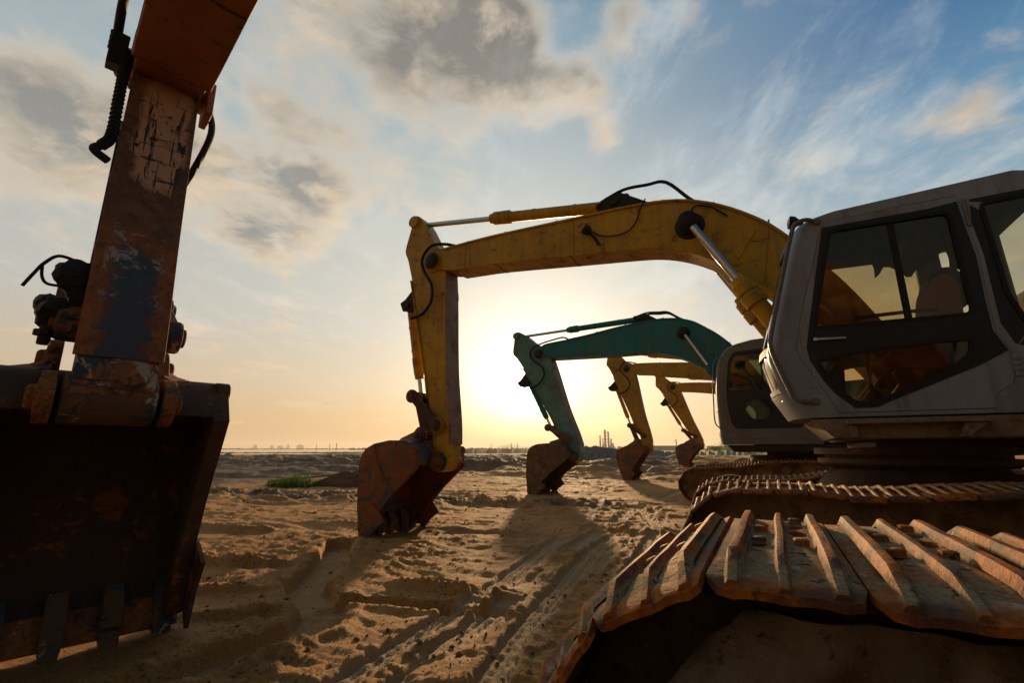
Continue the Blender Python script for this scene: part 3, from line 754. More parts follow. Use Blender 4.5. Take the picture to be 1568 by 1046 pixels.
        er.add(rows, [(i * 4 + j, i * 4 + j + 1, (i * 4 + j + 5) % 28, (i * 4 + j + 4) % 28) for i in range(7) for j in range(3)] + [tuple(i * 4 for i in range(7)), tuple(i * 4 + 3 for i in range(6, -1, -1))])
    er.build('bucket_ear', k.get('m_ear', M['rust']), bu, .006)
    tb = MB()
    tb.prism(xz(fk, [(-6.20, .16), (-6.16, .02), (-6.10, .02), (-6.13, .20)]), -bk - .01, bk + .01)
    tb.build('cutting_lip', M['rust'], bu, .004)
    for i in range(5):
        y = (-1 + 2 * i / 4) * (bk - .075)
        t_ = MB(); w1, w2 = .058, .036
        pr = xz(fk, [(-6.23, .30), (-6.20, .06), (-6.13, -.10), (-6.09, -.10), (-6.07, .05), (-6.06, .16), (-6.10, .30)])
        ws = [.05, .055, .03, .03, .055, .055, .05]
        N_ = len(pr)
        t_.add([(p[0], y - w_, p[1]) for p, w_ in zip(pr, ws)] + [(p[0], y + w_, p[1]) for p, w_ in zip(pr, ws)],
               [tuple(range(N_)), tuple(range(2 * N_ - 1, N_ - 1, -1))] + [(j, j + N_, (j + 1) % N_ + N_, (j + 1) % N_) for j in range(N_)])
        t_.build('bucket_tooth', k.get('m_tooth', M['rust_dark']), bu, .006)
    for sg in (-1, 1):
        a, b = sorted((sg * (bk + .02), sg * (bk + .05)))
        sc = MB(); sc.prism(xz(fk, [(-5.93, .48), (-5.80, .40), (-5.68, .26), (-5.84, .14), (-5.98, -.04), (-6.06, .10), (-6.02, .34)]), a, b)
        sc.build('side_cutter', k['m_bucket'], bu, .006)
    # ---- linkage
    J1 = fa((ARM['J1'][0] + hug * .8, ARM['J1'][1])); A2 = fa(ARM['A2']); P2 = fk(BUCKET['pin2'])
    def bar(mb, p, q, y, w0, w1, th):
        d = Vector((q[0] - p[0], q[1] - p[1])); d.normalize(); nn = Vector((-d.y, d.x))
        pts = [(p[0] + nn.x * w0, p[1] + nn.y * w0), (p[0] - nn.x * w0, p[1] - nn.y * w0), (q[0] - nn.x * w1, q[1] - nn.y * w1), (q[0] + nn.x * w1, q[1] + nn.y * w1)]
        mb.prism(pts, y - th / 2, y + th / 2)
        mb.cyl(P3(p, y - th * .7), P3(p, y + th * .7), w0 * 1.25); mb.cyl(P3(q, y - th * .7), P3(q, y + th * .7), w1 * 1.3)
    for sg in (-1, 1):
        lk = MB(); bar(lk, J1, A2, sg * (aw + .055), .055, .075, .05)
        lk.lathe(P3(J1, sg * (aw + .05)), P3(J1, sg * (aw + .12)), [(0, .10), (.04, .10), (.045, .07), (.07, .05)], 16)
        lk.lathe(P3(A2, sg * (aw + .05)), P3(A2, sg * (aw + .12)), [(0, .10), (.04, .10), (.045, .065), (.065, .06), (.07, .04)], 16)
        lk.build('rocker_link', k.get('m_ear', M['rust_dark']), root, .005, rot=rot)
    lk = MB()
    for y in (-.09, .09): bar(lk, J1, P2, y, .06, .07, .05)
    d = ((J1[0] + P2[0]) / 2, (J1[1] + P2[1]) / 2); lk.cyl(P3(d, -.1), P3(d, .1), .05)
    lk.build('bucket_link', M['rust_dark'], root, .005, rot=rot)
    # ---- cylinders
    base = k.get('boomcyl', (-.42, 1.50))
    for sg in (-1, 1):
        cylinder_part('boom_cylinder', root, base, cy, sg * (bw + .125), .088, .043, k.get('frac', .645), k['m_cyl'], rot, eye=.105)
    cylinder_part('arm_cylinder', root, ax, fa(ARM['top']), 0., .078, .041, .58, k['m_cyl'], rot, eye=.10, thick=.16)
    cylinder_part('bucket_cylinder', root, cl, J1, 0., .072, .036, .80, k.get('m_bcyl', k['m_cyl']), rot, eye=.075, thick=.12, collar=1.12)
    br = MB()
    for y in (-.11, .11): br.prism([(ax[0] - .11, ax[1] + .09), (ax[0] + .1, ax[1] + .1), (ax[0] + .42, ax[1] - .12), (ax[0] - .3, ax[1] - .2)], y - .015, y + .015)
    br.cyl(P3(ax, -.15), P3(ax, .15), .06)
    for q in range(7): br.blob((ax[0] - .2 + q * .05, random.uniform(-.1, .1), ax[1] + .03 + random.uniform(-.05, .05)), .07, .07, .06, 2, .3, q)
    br.build('cylinder_bracket', M['grime'], boom)
    return dict(fa=fa, fb=fb, fk=fk, aw=aw, bw=bw, arm=arm, boom=boom, bucket=bu, J1=J1, A2=A2)

# ------------------------------------------------------------------ tracks
def shoe_mesh(hi):
    W = .335 if hi else .45; p = .0905
    m = MB()
    def slot(cx, cy, rx, ry, n=12): return [(cx + rx * math.cos(2 * math.pi * i / n), cy + ry * math.sin(2 * math.pi * i / n)) for i in range(n)]
    ex = [(-p - .010, .03), (-p + .006, .006), (-.064, 0), (-.048, .003), (-.032, .005), (-.016, .003), (0, 0), (.016, .003), (.032, .005), (.048, .003), (.064, 0), (p - .006, .006), (p, .03)]
    outer = [(x, -W + e) for x, e in ex] + [(x, W - e) for x, e in ex[::-1]]
    holes = []
    if hi: holes = [slot(.030, .03, .017, .030), slot(.030, .115, .015, .026), slot(-.034, .11, .015, .026), slot(-.034, -.17, .008, .008, 8), slot(.030, -.16, .008, .008, 8)]
    m.plate(outer, holes, 0, .011, 'z')
    # three grousers, worn round, thicker at the foot
    for i, (gx, gh, gw) in enumerate(((-.064, .029, .0105), (.0, .025, .0080), (.064, .027, .0098))):
        nseg = 9 if hi else 3
        prof = [(-gw * 1.3, .009), (-gw * .85, gh * .78), (-gw * .6, gh * .97), (0, gh), (gw * .6, gh * .97), (gw * .85, gh * .78), (gw * 1.3, .009)]
        vs = []; K = len(prof)
        for j in range(nseg):
            y = -W + .006 + (2 * W - .012) * j / (nseg - 1)
            e = min(1., (W - abs(y)) / .05 + .45)
            rd = random.Random(i * 31 + j)
            wob = rd.uniform(-.0003, .0003) if hi else 0
            vs += [(gx + q[0] + wob, y, .009 + (q[1] - .009) * e * (1 + (rd.uniform(-.03, .02) if hi else 0))) for q in prof]
        fs = [(j * K + a, j * K + a + 1, (j + 1) * K + a + 1, (j + 1) * K + a) for j in range(nseg - 1) for a in range(K - 1)]
        fs += [tuple(range(K)), tuple((nseg - 1) * K + a for a in range(K - 1, -1, -1))]
        fs += [(j * K, (j + 1) * K, (j + 1) * K + K - 1, j * K + K - 1) for j in range(nseg - 1)]
        m.add(vs, fs)
    # chain links and bolts below
    for y in (-.085, .085):
        m.box(-p, p * .9, y - .02, y + .02, -.085, -.002)
        m.cyl((-.05, y - .035, -.05), (-.05, y + .035, -.05), .026, 10)
    if hi:
        for bx, by in ((-.034, -.09), (-.034, .045), (.032, -.08), (.032, .185)):
            m.lathe((bx, by, .009), (bx, by, .022), [(0, .013), (.010, .013), (.012, .010)], 6)
    me = m.mesh('track_shoe', M['shoe'], 40)
    # bend the outer ends of the plate down a little and rough the edges
    for v in me.vertices:
        a = abs(v.co.y)
        if v.co.z > -.003 and a > W - .11: v.co.z -= ((a - W + .11) / .10) ** 2 * (.020 if hi else .034)
        if hi: v.co.x += .0009 * math.sin(v.co.y * 17 + v.co.z * 90); v.co.z += .0006 * math.sin(v.co.y * 31 + v.co.x * 130)
    return me
SHOE_HI = shoe_mesh(True); SHOE_LO = shoe_mesh(False)

def track_path(dz=0., tail=0.):
    pts = [(-2.02, .47), (-1.98, .64 + dz * .2), (-1.86, .77 + dz * .75), (-1.68, .835 + dz), (-1.46, .85 + dz), (-1.2, .868 + dz * .85), (-.95, .875 + dz * .6), (-.72, .905 + dz * .35), (-.45, .95 + dz * .15), (-.1, .985), (.3, .995), (.75, .975), (1.15, .985), (1.5, .965), (1.8, .87), (2.0, .70), (2.06, .49), (1.98, .26), (1.8, .11), (1.5, .045), (.5, .04), (-.6, .04), (-1.4, .045), (-1.75, .12), (-1.95, .28)]
    return [Vector((x, z)) for x, z in pts]

def make_track(root, y, hi=False, dz=0., phase=0., mud=0, x_lim=None, x0=0.):
    P = catmull(track_path(dz), 24, True); n = len(P)
    acc = [0.]
    for i in range(n): acc.append(acc[-1] + (P[(i + 1) % n] - P[i]).length)
    L = acc[-1]; cnt = round(L / .195); st = L / cnt
    fr = MB()
    inner = [(.88 * p.x, .47 + (p.y - .47) * .55) for p in P[::8]]
    # track frame beam and side guard
    fr.prism([(-1.35, .26), (1.5, .24), (1.62, .40), (1.5, .66), (.9, .72), (-.6, .70), (-1.3, .60), (-1.5, .45)], y - .17, y + .17)
    fr.prism([(-1.15, .20), (1.3, .18), (1.3, .34), (-1.15, .36)], y - .21, y + .21)
    t = fr.build('track_frame', M['mud'], root, .01); t.location.x = x0
    idl = MB(); idl.lathe((-1.56, y - .1, .48), (-1.56, y + .1, .48), [(0, .12), (.012, .16), (.012, .30), (0.0, .33), (0.0, .365), (.03, .37), (.04, .40), (.16, .40), (.17, .37), (.2, .365), (.2, .33), (.188, .30), (.188, .16), (.2, .12)], 36)
    idl.build('idler_wheel', M['rust_dark'], t)
    spk = MB(); teeth = []
    for i in range(44):
        a = 2 * math.pi * i / 44; rr = (.40, .44, .40, .365)[i % 4]; teeth.append((1.58 + rr * math.cos(a), .50 + rr * math.sin(a)))
    spk.prism(teeth, y - .035, y + .035); spk.lathe((1.58, y - .2, .5), (1.58, y + .2, .5), [(0, .14), (.03, .2), (.37, .2), (.4, .14)], 24)
    spk.build('drive_sprocket', M['rust_dark'], t)
    for xr in (-.05, .95):
        c = MB(); c.lathe((xr, y - .30, .83), (xr, y + .2, .83), [(0, .02), (0, .06), (.006, .066), (.01, .082), (.025, .085), (.11, .085), (.12, .105), (.14, .105), (.15, .085), (.34, .085), (.35, .105), (.37, .105), (.38, .085), (.44, .07)], 22)
        c.lathe((xr, y - .303, .83), (xr, y - .297, .83), [(0, .03), (.006, .036)], 16)
        c.build('carrier_roller', M['rust_brown'], t, .003)
    for i in range(7):
        xr = -1.1 + i * .37
        c = MB(); c.lathe((xr, y - .18, .19), (xr, y + .18, .19), [(0, .06), (.01, .09), (.1, .09), (.11, .11), (.14, .11), (.15, .08), (.21, .08), (.22, .11), (.25, .11), (.26, .09), (.35, .09), (.36, .06)], 16)
        c.build('track_roller', M['rust_dark'], t)
    core = [(.0 + p.x * .985, .5 + (p.y - .5) * .975 - .003) for p in P[::6]]
    mc = MB(); mc.prism(core, y - .22, y + .22); mc.build('mud_gap_fill', M['mud_dark'] if mud == 1 else M['mud'], t, .02)  # mud fill added to block light through the loop; dark copy stands for shade
    me = SHOE_HI if hi else SHOE_LO
    j = 0
    for i in range(cnt):
        s_ = (i * st + phase) % L
        while not (acc[j % n] <= s_ <= acc[j % n + 1]): j += 1
        jj = j % n; u = (s_ - acc[jj]) / max(1e-9, acc[jj + 1] - acc[jj])
        p = P[jj].lerp(P[(jj + 1) % n], u); d = (P[(jj + 2) % n] - P[(jj - 1) % n]).normalized()
        if x_lim and not (x_lim[0] < p.x < x_lim[1] and p.y > x_lim[2]): continue
        rd = random.Random(i * 7 + int(y * 100))
        o = bpy.data.objects.new('track_shoe', me); COL.objects.link(o); o.parent = t
        # local x along travel, z outwards
        zx = Vector((-d.y, 0, d.x)); xx = Vector((d.x, 0, d.y))
        ang = math.atan2(-d.y, d.x)
        o.location = (p.x, y + rd.uniform(-.006, .006), p.y)
        o.rotation_euler = (rd.uniform(-.012, .012), ang + rd.uniform(-.06, .05), rd.uniform(-.008, .008))
    if mud:
        # earth packed against the outer side of the track
        xs = np.linspace(-1.78, 2.0, 190); zs = np.linspace(0, 1, 60)
        X, T = np.meshgrid(xs, zs)
        if mud == 1: topz = np.interp(X, [-1.78, -1.74, -1.6, -1., -.4, 2.], [.93, .965, .975, .975, .97, .95])
        else: topz = np.interp(X, [-1.78, -1.3, -.7, -.3, .2, 2.], [.50, .60, .66, .62, .70, .68]) + .10 * (fbm(X * 2.5, X * 0 + y, 311, 3) - .5)
        Z = T * topz
        yo = y - .40 + .13 * T ** 2.2 + .05 * (fbm(X * 3., Z * 5., 301, 4) - .5) * 2 + .035 * (fbm(X * 14., Z * 6., 305, 4) - .5) * 2
        if mud == 2: yo = yo + .03
        lo = np.interp(Z, [0, .25, .55, .8, .95], [-1.80, -1.86, -1.84, -1.75, -1.66]) + .06 * (fbm(Z * 6, Z * 3 + 4, 307, 3) - .5)
        X2 = lo + (X + 1.78) / 3.78 * (2.0 - lo)
        V = np.stack([X2.ravel(), yo.ravel(), Z.ravel()], 1); nr, na = X.shape
        F = [(i * na + j, i * na + j + 1, (i + 1) * na + j + 1, (i + 1) * na + j) for i in range(nr - 1) for j in range(na - 1)]
        # back side gives the bank its thickness
        k0 = len(V); edge = [i * na for i in range(nr)] + [(nr - 1) * na + j for j in range(1, na)]
        Vb = [(V[e][0] + (.05 if e % na == 0 else 0), y - .05, V[e][2] - .05) for e in edge]
        V = np.vstack([V, Vb]); F += [(edge[i], edge[i + 1], k0 + i + 1, k0 + i) for i in range(len(edge) - 1)]
        mbm = MB(); mbm.v = [tuple(p) for p in V]; mbm.f = F
        mbm.build('packed_mud', M['mud'], t, smooth=70)
    return t

# ------------------------------------------------------------------ cab and upper body
CAB_A = dict(
    outline=[(-.79, 1.43), (-.89, 1.62), (-.955, 1.88), (-.955, 1.96), (-.73, 2.72), (-.66, 2.92), (-.62, 2.965), (-.56, 2.99), (-.45, 3.01), (.56, 3.045), (.67, 3.01), (.74, 2.9), (.76, 1.43)],
    door=[(-.12, 2.955), (-.46, 2.945), (-.53, 2.93), (-.57, 2.87), (-.65, 2.6), (-.77, 2.23), (-.84, 1.95), (-.82, 1.87), (-.62, 1.45), (.20, 1.45), (.22, 1.54), (.31, 1.61), (.33, 1.67), (.34, 1.8), (.29, 1.97), (.29, 2.17), (.30, 2.48), (.28, 2.7), (.27, 2.9), (.25, 2.95)],
    win=rounded([(-.505, 2.865), (.205, 2.84), (.205, 2.075), (-.695, 2.09), (-.685, 2.16)], .06),
    low=rounded([(-.72, 1.85), (-.56, 1.875), (-.36, 1.91), (.17, 1.925), (.15, 1.81), (-.01, 1.69), (-.40, 1.515), (-.52, 1.515), (-.60, 1.60), (-.66, 1.70)], .035),
    rear=rounded([(.36, 2.86), (.70, 2.87), (.70, 1.95), (.44, 1.95), (.375, 2.2)], .05),
    dark=[(-.545, 2.895), (.10, 2.885), (.25, 2.90), (.262, 2.7), (.28, 2.48), (.27, 2.17), (.27, 1.96), (.318, 1.82), (.17, 1.735), (-.33, 1.52), (-.40, 1.485), (-.53, 1.485), (-.63, 1.59), (-.69, 1.69), (-.755, 1.85), (-.765, 1.95), (-.735, 2.09)],
    dark2=[(.315, 2.90), (.735, 2.90), (.742, 2.0), (.40, 1.84), (.36, 1.86), (.315, 2.0), (.318, 2.48), (.30, 2.72)],
    foff=.14, glass=(1.64, 2.86), bar=(1.945, 1.985), y0=-1.35, y1=-.40, z_base=1.43)
CAB_B = dict(
    outline=[(-1.07, 1.30), (-1.10, 1.5), (-1.11, 2.0), (-1.10, 2.42), (-1.04, 2.90), (-.99, 3.06), (-.90, 3.21), (-.80, 3.30), (-.66, 3.37), (-.38, 3.43), (.35, 3.46), (.5, 3.42), (.6, 3.3), (.62, 1.30)],
    door=rounded([(-1.03, 1.40), (.40, 1.40), (.46, 3.36), (-.70, 3.30), (-.86, 3.16), (-.96, 2.92), (-1.03, 2.4)], .06),
    win=rounded([(-.73, 3.14), (.30, 3.2), (.30, 2.37), (-.94, 2.37), (-.90, 2.62), (-.82, 3.02)], .06),
    low=[(-.40 + .27 * math.cos(a), 1.99 + .23 * math.sin(a)) for a in [2 * math.pi * i / 22 for i in range(22)]],
    rear=rounded([(.50, 3.1), (.58, 3.1), (.58, 2.3), (.50, 2.3)], .02),
    dark=rounded([(-.74, 3.21), (.36, 3.26), (.36, 1.66), (.28, 1.60), (-.83, 1.60), (-.92, 1.70), (-.965, 2.1), (-.955, 2.44), (-.85, 3.06)], .07),
    dark2=None, foff=.11, glass=(1.6, 3.12), bar=(2.0, 2.04), y0=-1.35, y1=-.42, z_base=1.30)

def make_cab(root, k, rot, body, gl, full=True):
    ol = k['outline']; dense = []
    for a, b in zip(ol, ol[1:] + ol[:1]):
        nsub = max(1, int(math.hypot(b[0] - a[0], b[1] - a[1]) / .1))
        dense += [(a[0] + (b[0] - a[0]) * i / nsub, a[1] + (b[1] - a[1]) * i / nsub) for i in range(nsub)]
    y0, y1, fo = k['y0'], k['y1'], k['foff']
    secs = []
    secs += [(y0, 0.), (y0 + .012, fo * .22), (y0 + .035, fo * .38), (y0 + .075, fo * .50), (y0 + .20, fo * .75)]
    ym = (y0 + y1) / 2; secs.append((ym, fo))
    secs += [(y0 + y1 - y, f_) for y, f_ in secs[4::-1]]
    xf = min(p[0] for p in ol)
    m = MB(); nd = len(dense); vs = []
    for y, f_ in secs:
        for x, z in dense:
            w = max(0., min(1., (-.35 - x) / .25)); vs.append((x - f_ * w, y, z))
    fs = []
    g0, g1 = k['glass']; yi0, yi1 = y0 + .072, y1 - .072
    for i in range(len(secs) - 1):
        for j in range(nd):
            j2 = (j + 1) % nd; (xa, za), (xb, zb) = dense[j], dense[j2]
            zc = (za + zb) / 2; yc = (secs[i][0] + secs[i + 1][0]) / 2
            if max(xa, xb) < -.35 and min(za, zb) > g0 - .02 and max(za, zb) < g1 + .04 and yi0 - .01 < yc < yi1 + .01: continue
            if xa > .5 and xb > .5 and 2.0 < zc < 2.85 and y0 + .1 < yc < y1 - .1: continue
            fs.append((i * nd + j, i * nd + j2, (i + 1) * nd + j2, (i + 1) * nd + j))
    m.add(vs, fs)
    m.plate(ol, [k['door']] + ([k['rear']] if full else []), y0, y0 + .03)
    m.plate(ol, [k['win'], k['rear'], k['low']], y1 - .03, y1)
    cab = m.build('cab', body, root, .012, rot=rot)
    sd = cab.modifiers.new('skin', 'SOLIDIFY'); sd.thickness = .012; sd.offset = 0
    cab.modifiers.move(1, 0)
    # door with its dark film
    d = MB(); d.plate(grow(k['door'], -.007), [k['win'], k['low']], y0 - .006, y0 + .024)
    d.build('cab_door', body, cab, .004)
    d = MB(); d.plate(k['dark'], [k['win'], k['low']], y0 - .0095, y0 - .0055)
    if k['dark2']: d.plate(k['dark2'], [k['rear']], y0 - .0045, y0 + .002)
    d.build('door_trim', M['film'], cab)
    g = MB()
    for h in ('win', 'low', 'rear'):
        g.plate(grow(k[h], .006), [grow(k[h], -.018)], y0 - .014, y0 + .012)
    wx = -.13 if full else -.25; wz0, wz1 = min(p[1] for p in k['win']), max(p[1] for p in k['win'])
    g.prism([(wx - .02, wz1 - .01), (wx + .02, wz1 - .01), (wx + .015, wz0 + .005), (wx - .025, wz0 + .005)], y0 - .002, y0 + .02)
    g.build('window_seal', M['rubber'], cab)
    for nm, h in (('door_window', 'win'), ('door_window', 'low'), ('rear_window', 'rear')):
        w = MB(); w.plate(k[h], [], y0 + .004, y0 + .010); w.build(nm, gl, cab)
    for nm, h in (('side_window', 'win'), ('side_window', 'low')):
        w = MB(); w.plate(k[h], [], y1 - .018, y1 - .012); w.build(nm, gl, cab)
    # windshield, divided by a bar
    fz = lambda z: float(np.interp(z, [p[1] for p in ol[:9]], [p[0] for p in ol[:9]]))
    fx = lambda z: fz(z) - fo
    ysx = [q[0] for q in secs]; ysf = [q[1] for q in secs]
    def sheet_(mb, zz, ya, yb, d0, d1, n=8):
        ys = np.linspace(ya, yb, n); vs = []
        for d_ in (d0, d1):
            for y in ys:
                for z in zz: vs.append((fz(z) - float(np.interp(y, ysx, ysf)) + d_, y, z))
        K = len(zz); T = n * K; fs = []
        for i in range(n - 1):
            for j in range(K - 1):
                a = i * K + j; q = (a, a + 1, a + K + 1, a + K); fs.append(q); fs.append(tuple(T + x for x in q[::-1]))
        bd = [j for j in range(K)] + [i * K + K - 1 for i in range(1, n)] + [(n - 1) * K + j for j in range(K - 2, -1, -1)] + [i * K for i in range(n - 2, 0, -1)]
        fs += [(bd[i], bd[(i + 1) % len(bd)], T + bd[(i + 1) % len(bd)], T + bd[i]) for i in range(len(bd))]
        mb.add(vs, fs)
    b0, b1 = k['bar']
    for za, zb in ((g0, b0), (b1, g1)):
        zz = np.linspace(za, zb, 9)
        w = MB(); sheet_(w, zz, yi0, yi1, .010, .018); w.build('windshield', M['windshield'], cab)
    s_ = MB(); 
    for za, zb in ((g0 - .015, g0 + .02), (b0 - .012, b1 + .012), (g1 - .03, g1 + .02)): sheet_(s_, [za, zb], yi0 - .008, yi1 + .008, -.006, .03)
    for ya in (yi0 - .010, yi1 - .012): sheet_(s_, np.linspace(g0, g1, 14), ya, ya + .022, -.007, .031, 2)
    s_.build('windshield_seal', M['rubber'], cab)
    # grab rail
    zt, zb_ = (2.955, 1.54) if full else (3.12, 1.60)
    r_ = MB(); yr = y0 - .035
    if full: pts = [(-.57, 2.95, .03), (-.64, 2.97, -.01), (-.70, 2.955, -.02), (-.745, 2.90, -.02), (-.86, 2.52, -.02), (-.985, 2.08, -.02), (-1.0, 1.98, -.02), (-.985, 1.88, -.02), (-.915, 1.63, -.02), (-.89, 1.57, -.02), (-.84, 1.54, -.02), (-.76, 1.54, .03)]
    else: pts = [(-.95, 3.12, .04), (-1.08, 3.09, -.01), (-1.15, 2.95, -.02), (-1.2, 2.5, -.02), (-1.22, 2.1, -.02), (-1.23, 1.82, -.02), (-1.20, 1.68, -.02), (-1.08, 1.59, .04)]
    r_.tube(wire(pts, yr), .017 if full else .013, 10)
    if full:
        for q in (pts[0], pts[-1]): r_.lathe((q[0], y0 - .03, q[1]), (q[0], y0 + .004, q[1]), [(0, .02), (.006, .026), (.034, .026)], 12)
    r_.build('grab_rail', M['cabdark'], cab)
    if full:
        h = MB(); h.obox((-.61, y0 - .03, 2.0), (.19, .018, .018), Matrix.Rotation(R(3), 3, 'Y')); h.cyl((-.70, y0 - .045, 2.003), (-.70, y0, 2.003), .016, 12); h.cyl((-.53, y0 - .035, 1.998), (-.53, y0, 1.998), .010, 10)
        h.build('door_handle', M['chrome'], cab, .004)
        h = MB(); h.lathe((.285, y0 - .014, 2.70), (.285, y0 - .014, 2.90), [(0, .011), (.095, .011), (.096, .008), (.104, .008), (.105, .011), (.2, .011)], 10)
        h.build('door_hinge', M['cabdark'], cab, .003)
        h = MB(); h.box(.33, .35, y0 - .012, y0 + .01, 1.65, 1.79)
        for i in range(4): h.box(.325, .36, y0 - .018, y0 + .01, 1.65 + i * .035, 1.68 + i * .035)
        h.build('door_hinge', M['cabgrey'], cab, .003)
        lp = MB(); c = Vector((-.69, -1.2, 3.045))
        lp.lathe(c + Vector((-.055, -.01, .012)), c + Vector((.05, .0, -.008)), [(0, .05), (.006, .056), (.04, .052), (.07, .03), (.10, .018)], 18)
        lp.tube([c + Vector((.03, 0, 0)), c + Vector((.05, 0, -.05)), c + Vector((.075, 0, -.09))], .014)
        lp.tube([c + Vector((.04, 0, .01)), c + Vector((.09, .01, .015)), c + Vector((.15, .02, -.02))], .006)
        lp.build('work_light', M['grime'], cab)
        lq = MB(); lq.lathe(c + Vector((-.062, -.011, .0135)), c + Vector((-.054, -.01, .012)), [(0, .03), (.004, .044), (.008, .047)], 18); lq.build('work_light_lens', M['lampglass'], cab)
        for x in (.42, .56):
            lp = MB(); lp.lathe((x, y0 - .004, 2.965), (x, y0 + .01, 2.965), [(0, .02), (.004, .026), (.014, .026)], 14); lp.build('roof_plug', M['rubber'], cab)
    # interior
    zb2 = k['z_base']; it = MB()
    it.box(-.72 if full else -.9, .55, y0 + .06, y1 - .06, zb2 + .02, zb2 + .06)
    zr = max(p[1] for p in ol)
    hl = MB(); hl.box(-.45, .62, y0 + .06, y1 - .06, zr - .10, zr - .06); hl.build('headliner', M['inner'], cab, .01)
    for ya in (y0 + .10, y1 - .26): cs = MB(); cs.box(.10, .55, ya, ya + .16, zb2 + .05, zb2 + .56); cs.build('console', M['inner'], cab, .02)
    db = MB(); db.prism([(-.62, zb2 + .05), (-.50, zb2 + .05), (-.46, zb2 + .52), (-.60, zb2 + .58)], y1 - .34, y1 - .12); db.build('dashboard', M['inner'], cab, .02)
    it.build('cab_floor', M['inner'], cab, .01)
    se = MB()
    se.prism(smooth2([(-.22, zb2 + .42), (-.2, zb2 + .50), (.12, zb2 + .52), (.22, zb2 + .40), (.1, zb2 + .34), (-.15, zb2 + .36)], 3, True), -1.10, -.66)
    bkp = smooth2([(.10, zb2 + .48), (.06, zb2 + .75), (.10, zb2 + .98), (.17, zb2 + 1.04), (.24, zb2 + .98), (.24, zb2 + .7), (.22, zb2 + .46)], 3, True)
    se.prism(bkp, -1.09, -.67)
    se.build('seat', M['seat'], cab, .04)
    hd = MB(); hd.prism(smooth2([(.115, zb2 + .86), (.10, zb2 + 1.0), (.16, zb2 + 1.10), (.27, zb2 + 1.09), (.31, zb2 + .96), (.30, zb2 + .8), (.2, zb2 + .8)], 3, True), -1.04, -.72); hd.build('headrest', M['inner'], cab, .05)
    sb = MB(); sb.lathe((-.02, -.88, zb2 + .06), (-.02, -.88, zb2 + .36), [(0, .24), (.05, .25), (.12, .21), (.2, .15), (.3, .17)], 24); sb.build('added_glint_base', M['amber_glint'], cab)  # shiny base added under the seat to give amber glints
    cr = MB(); cr.tube([(-.45, -1.2, zb2 + .55), (-.43, -1.2, zb2 + .71), (-.38, -1.2, zb2 + .745), (.0, -1.2, zb2 + .75), (.06, -1.2, zb2 + .73)], .014); cr.build('door_rail', M['inner'], cab); cr = MB(); cr.tube([(.30, -.6, zb2 + .66), (.27, -.6, zb2 + .85), (.32, -.6, zb2 + .93), (.46, -.6, zb2 + 1.0)], .02); cr.build('arm_rest', M['inner'], cab); cr = MB()
    cr.tube([(-.30, -.62, zb2 + .1), (-.28, -.62, zb2 + .55), (-.24, -.63, zb2 + .72)], .015); cr.blob((-.24, -.63, zb2 + .75), .03, .03, .05, 2, .1, 4)
    cr.build('control_lever', M['inner'], cab)
    if full:
        # torn headlining and cloth hanging from the ceiling
        rd = random.Random(3)
        for j, (x0, x1, zt0, dep, yy) in enumerate(((-.05, .14, 2.92, .20, -.86), (-.1, .34, 2.94, .27, -.50), (.34, .62, 2.94, .34, -.70))):
            c_ = MB(); NX, NZ = 12, 8; vs = []
            for a in range(NX + 1):
                u = a / NX
                hang = dep * (.62 + .38 * math.sin(u * 5 + j * 2) ** 2 + rd.uniform(-.08, .08))
                for b in range(NZ + 1):
                    v_ = b / NZ
                    vs.append((x0 + (x1 - x0) * u, yy + .03 * math.sin(u * 11 + j) + .03 * math.sin(v_ * 6 + u * 4), zt0 - hang * v_))
            c_.add(vs, [(a * (NZ + 1) + b, (a + 1) * (NZ + 1) + b, (a + 1) * (NZ + 1) + b + 1, a * (NZ + 1) + b + 1) for a in range(NX) for b in range(NZ)])
            o = c_.build('hanging_lining', M['cloth'] if j == 0 else M['inner'], cab); q = o.modifiers.new('skin', 'SOLIDIFY'); q.thickness = .006
    return cab

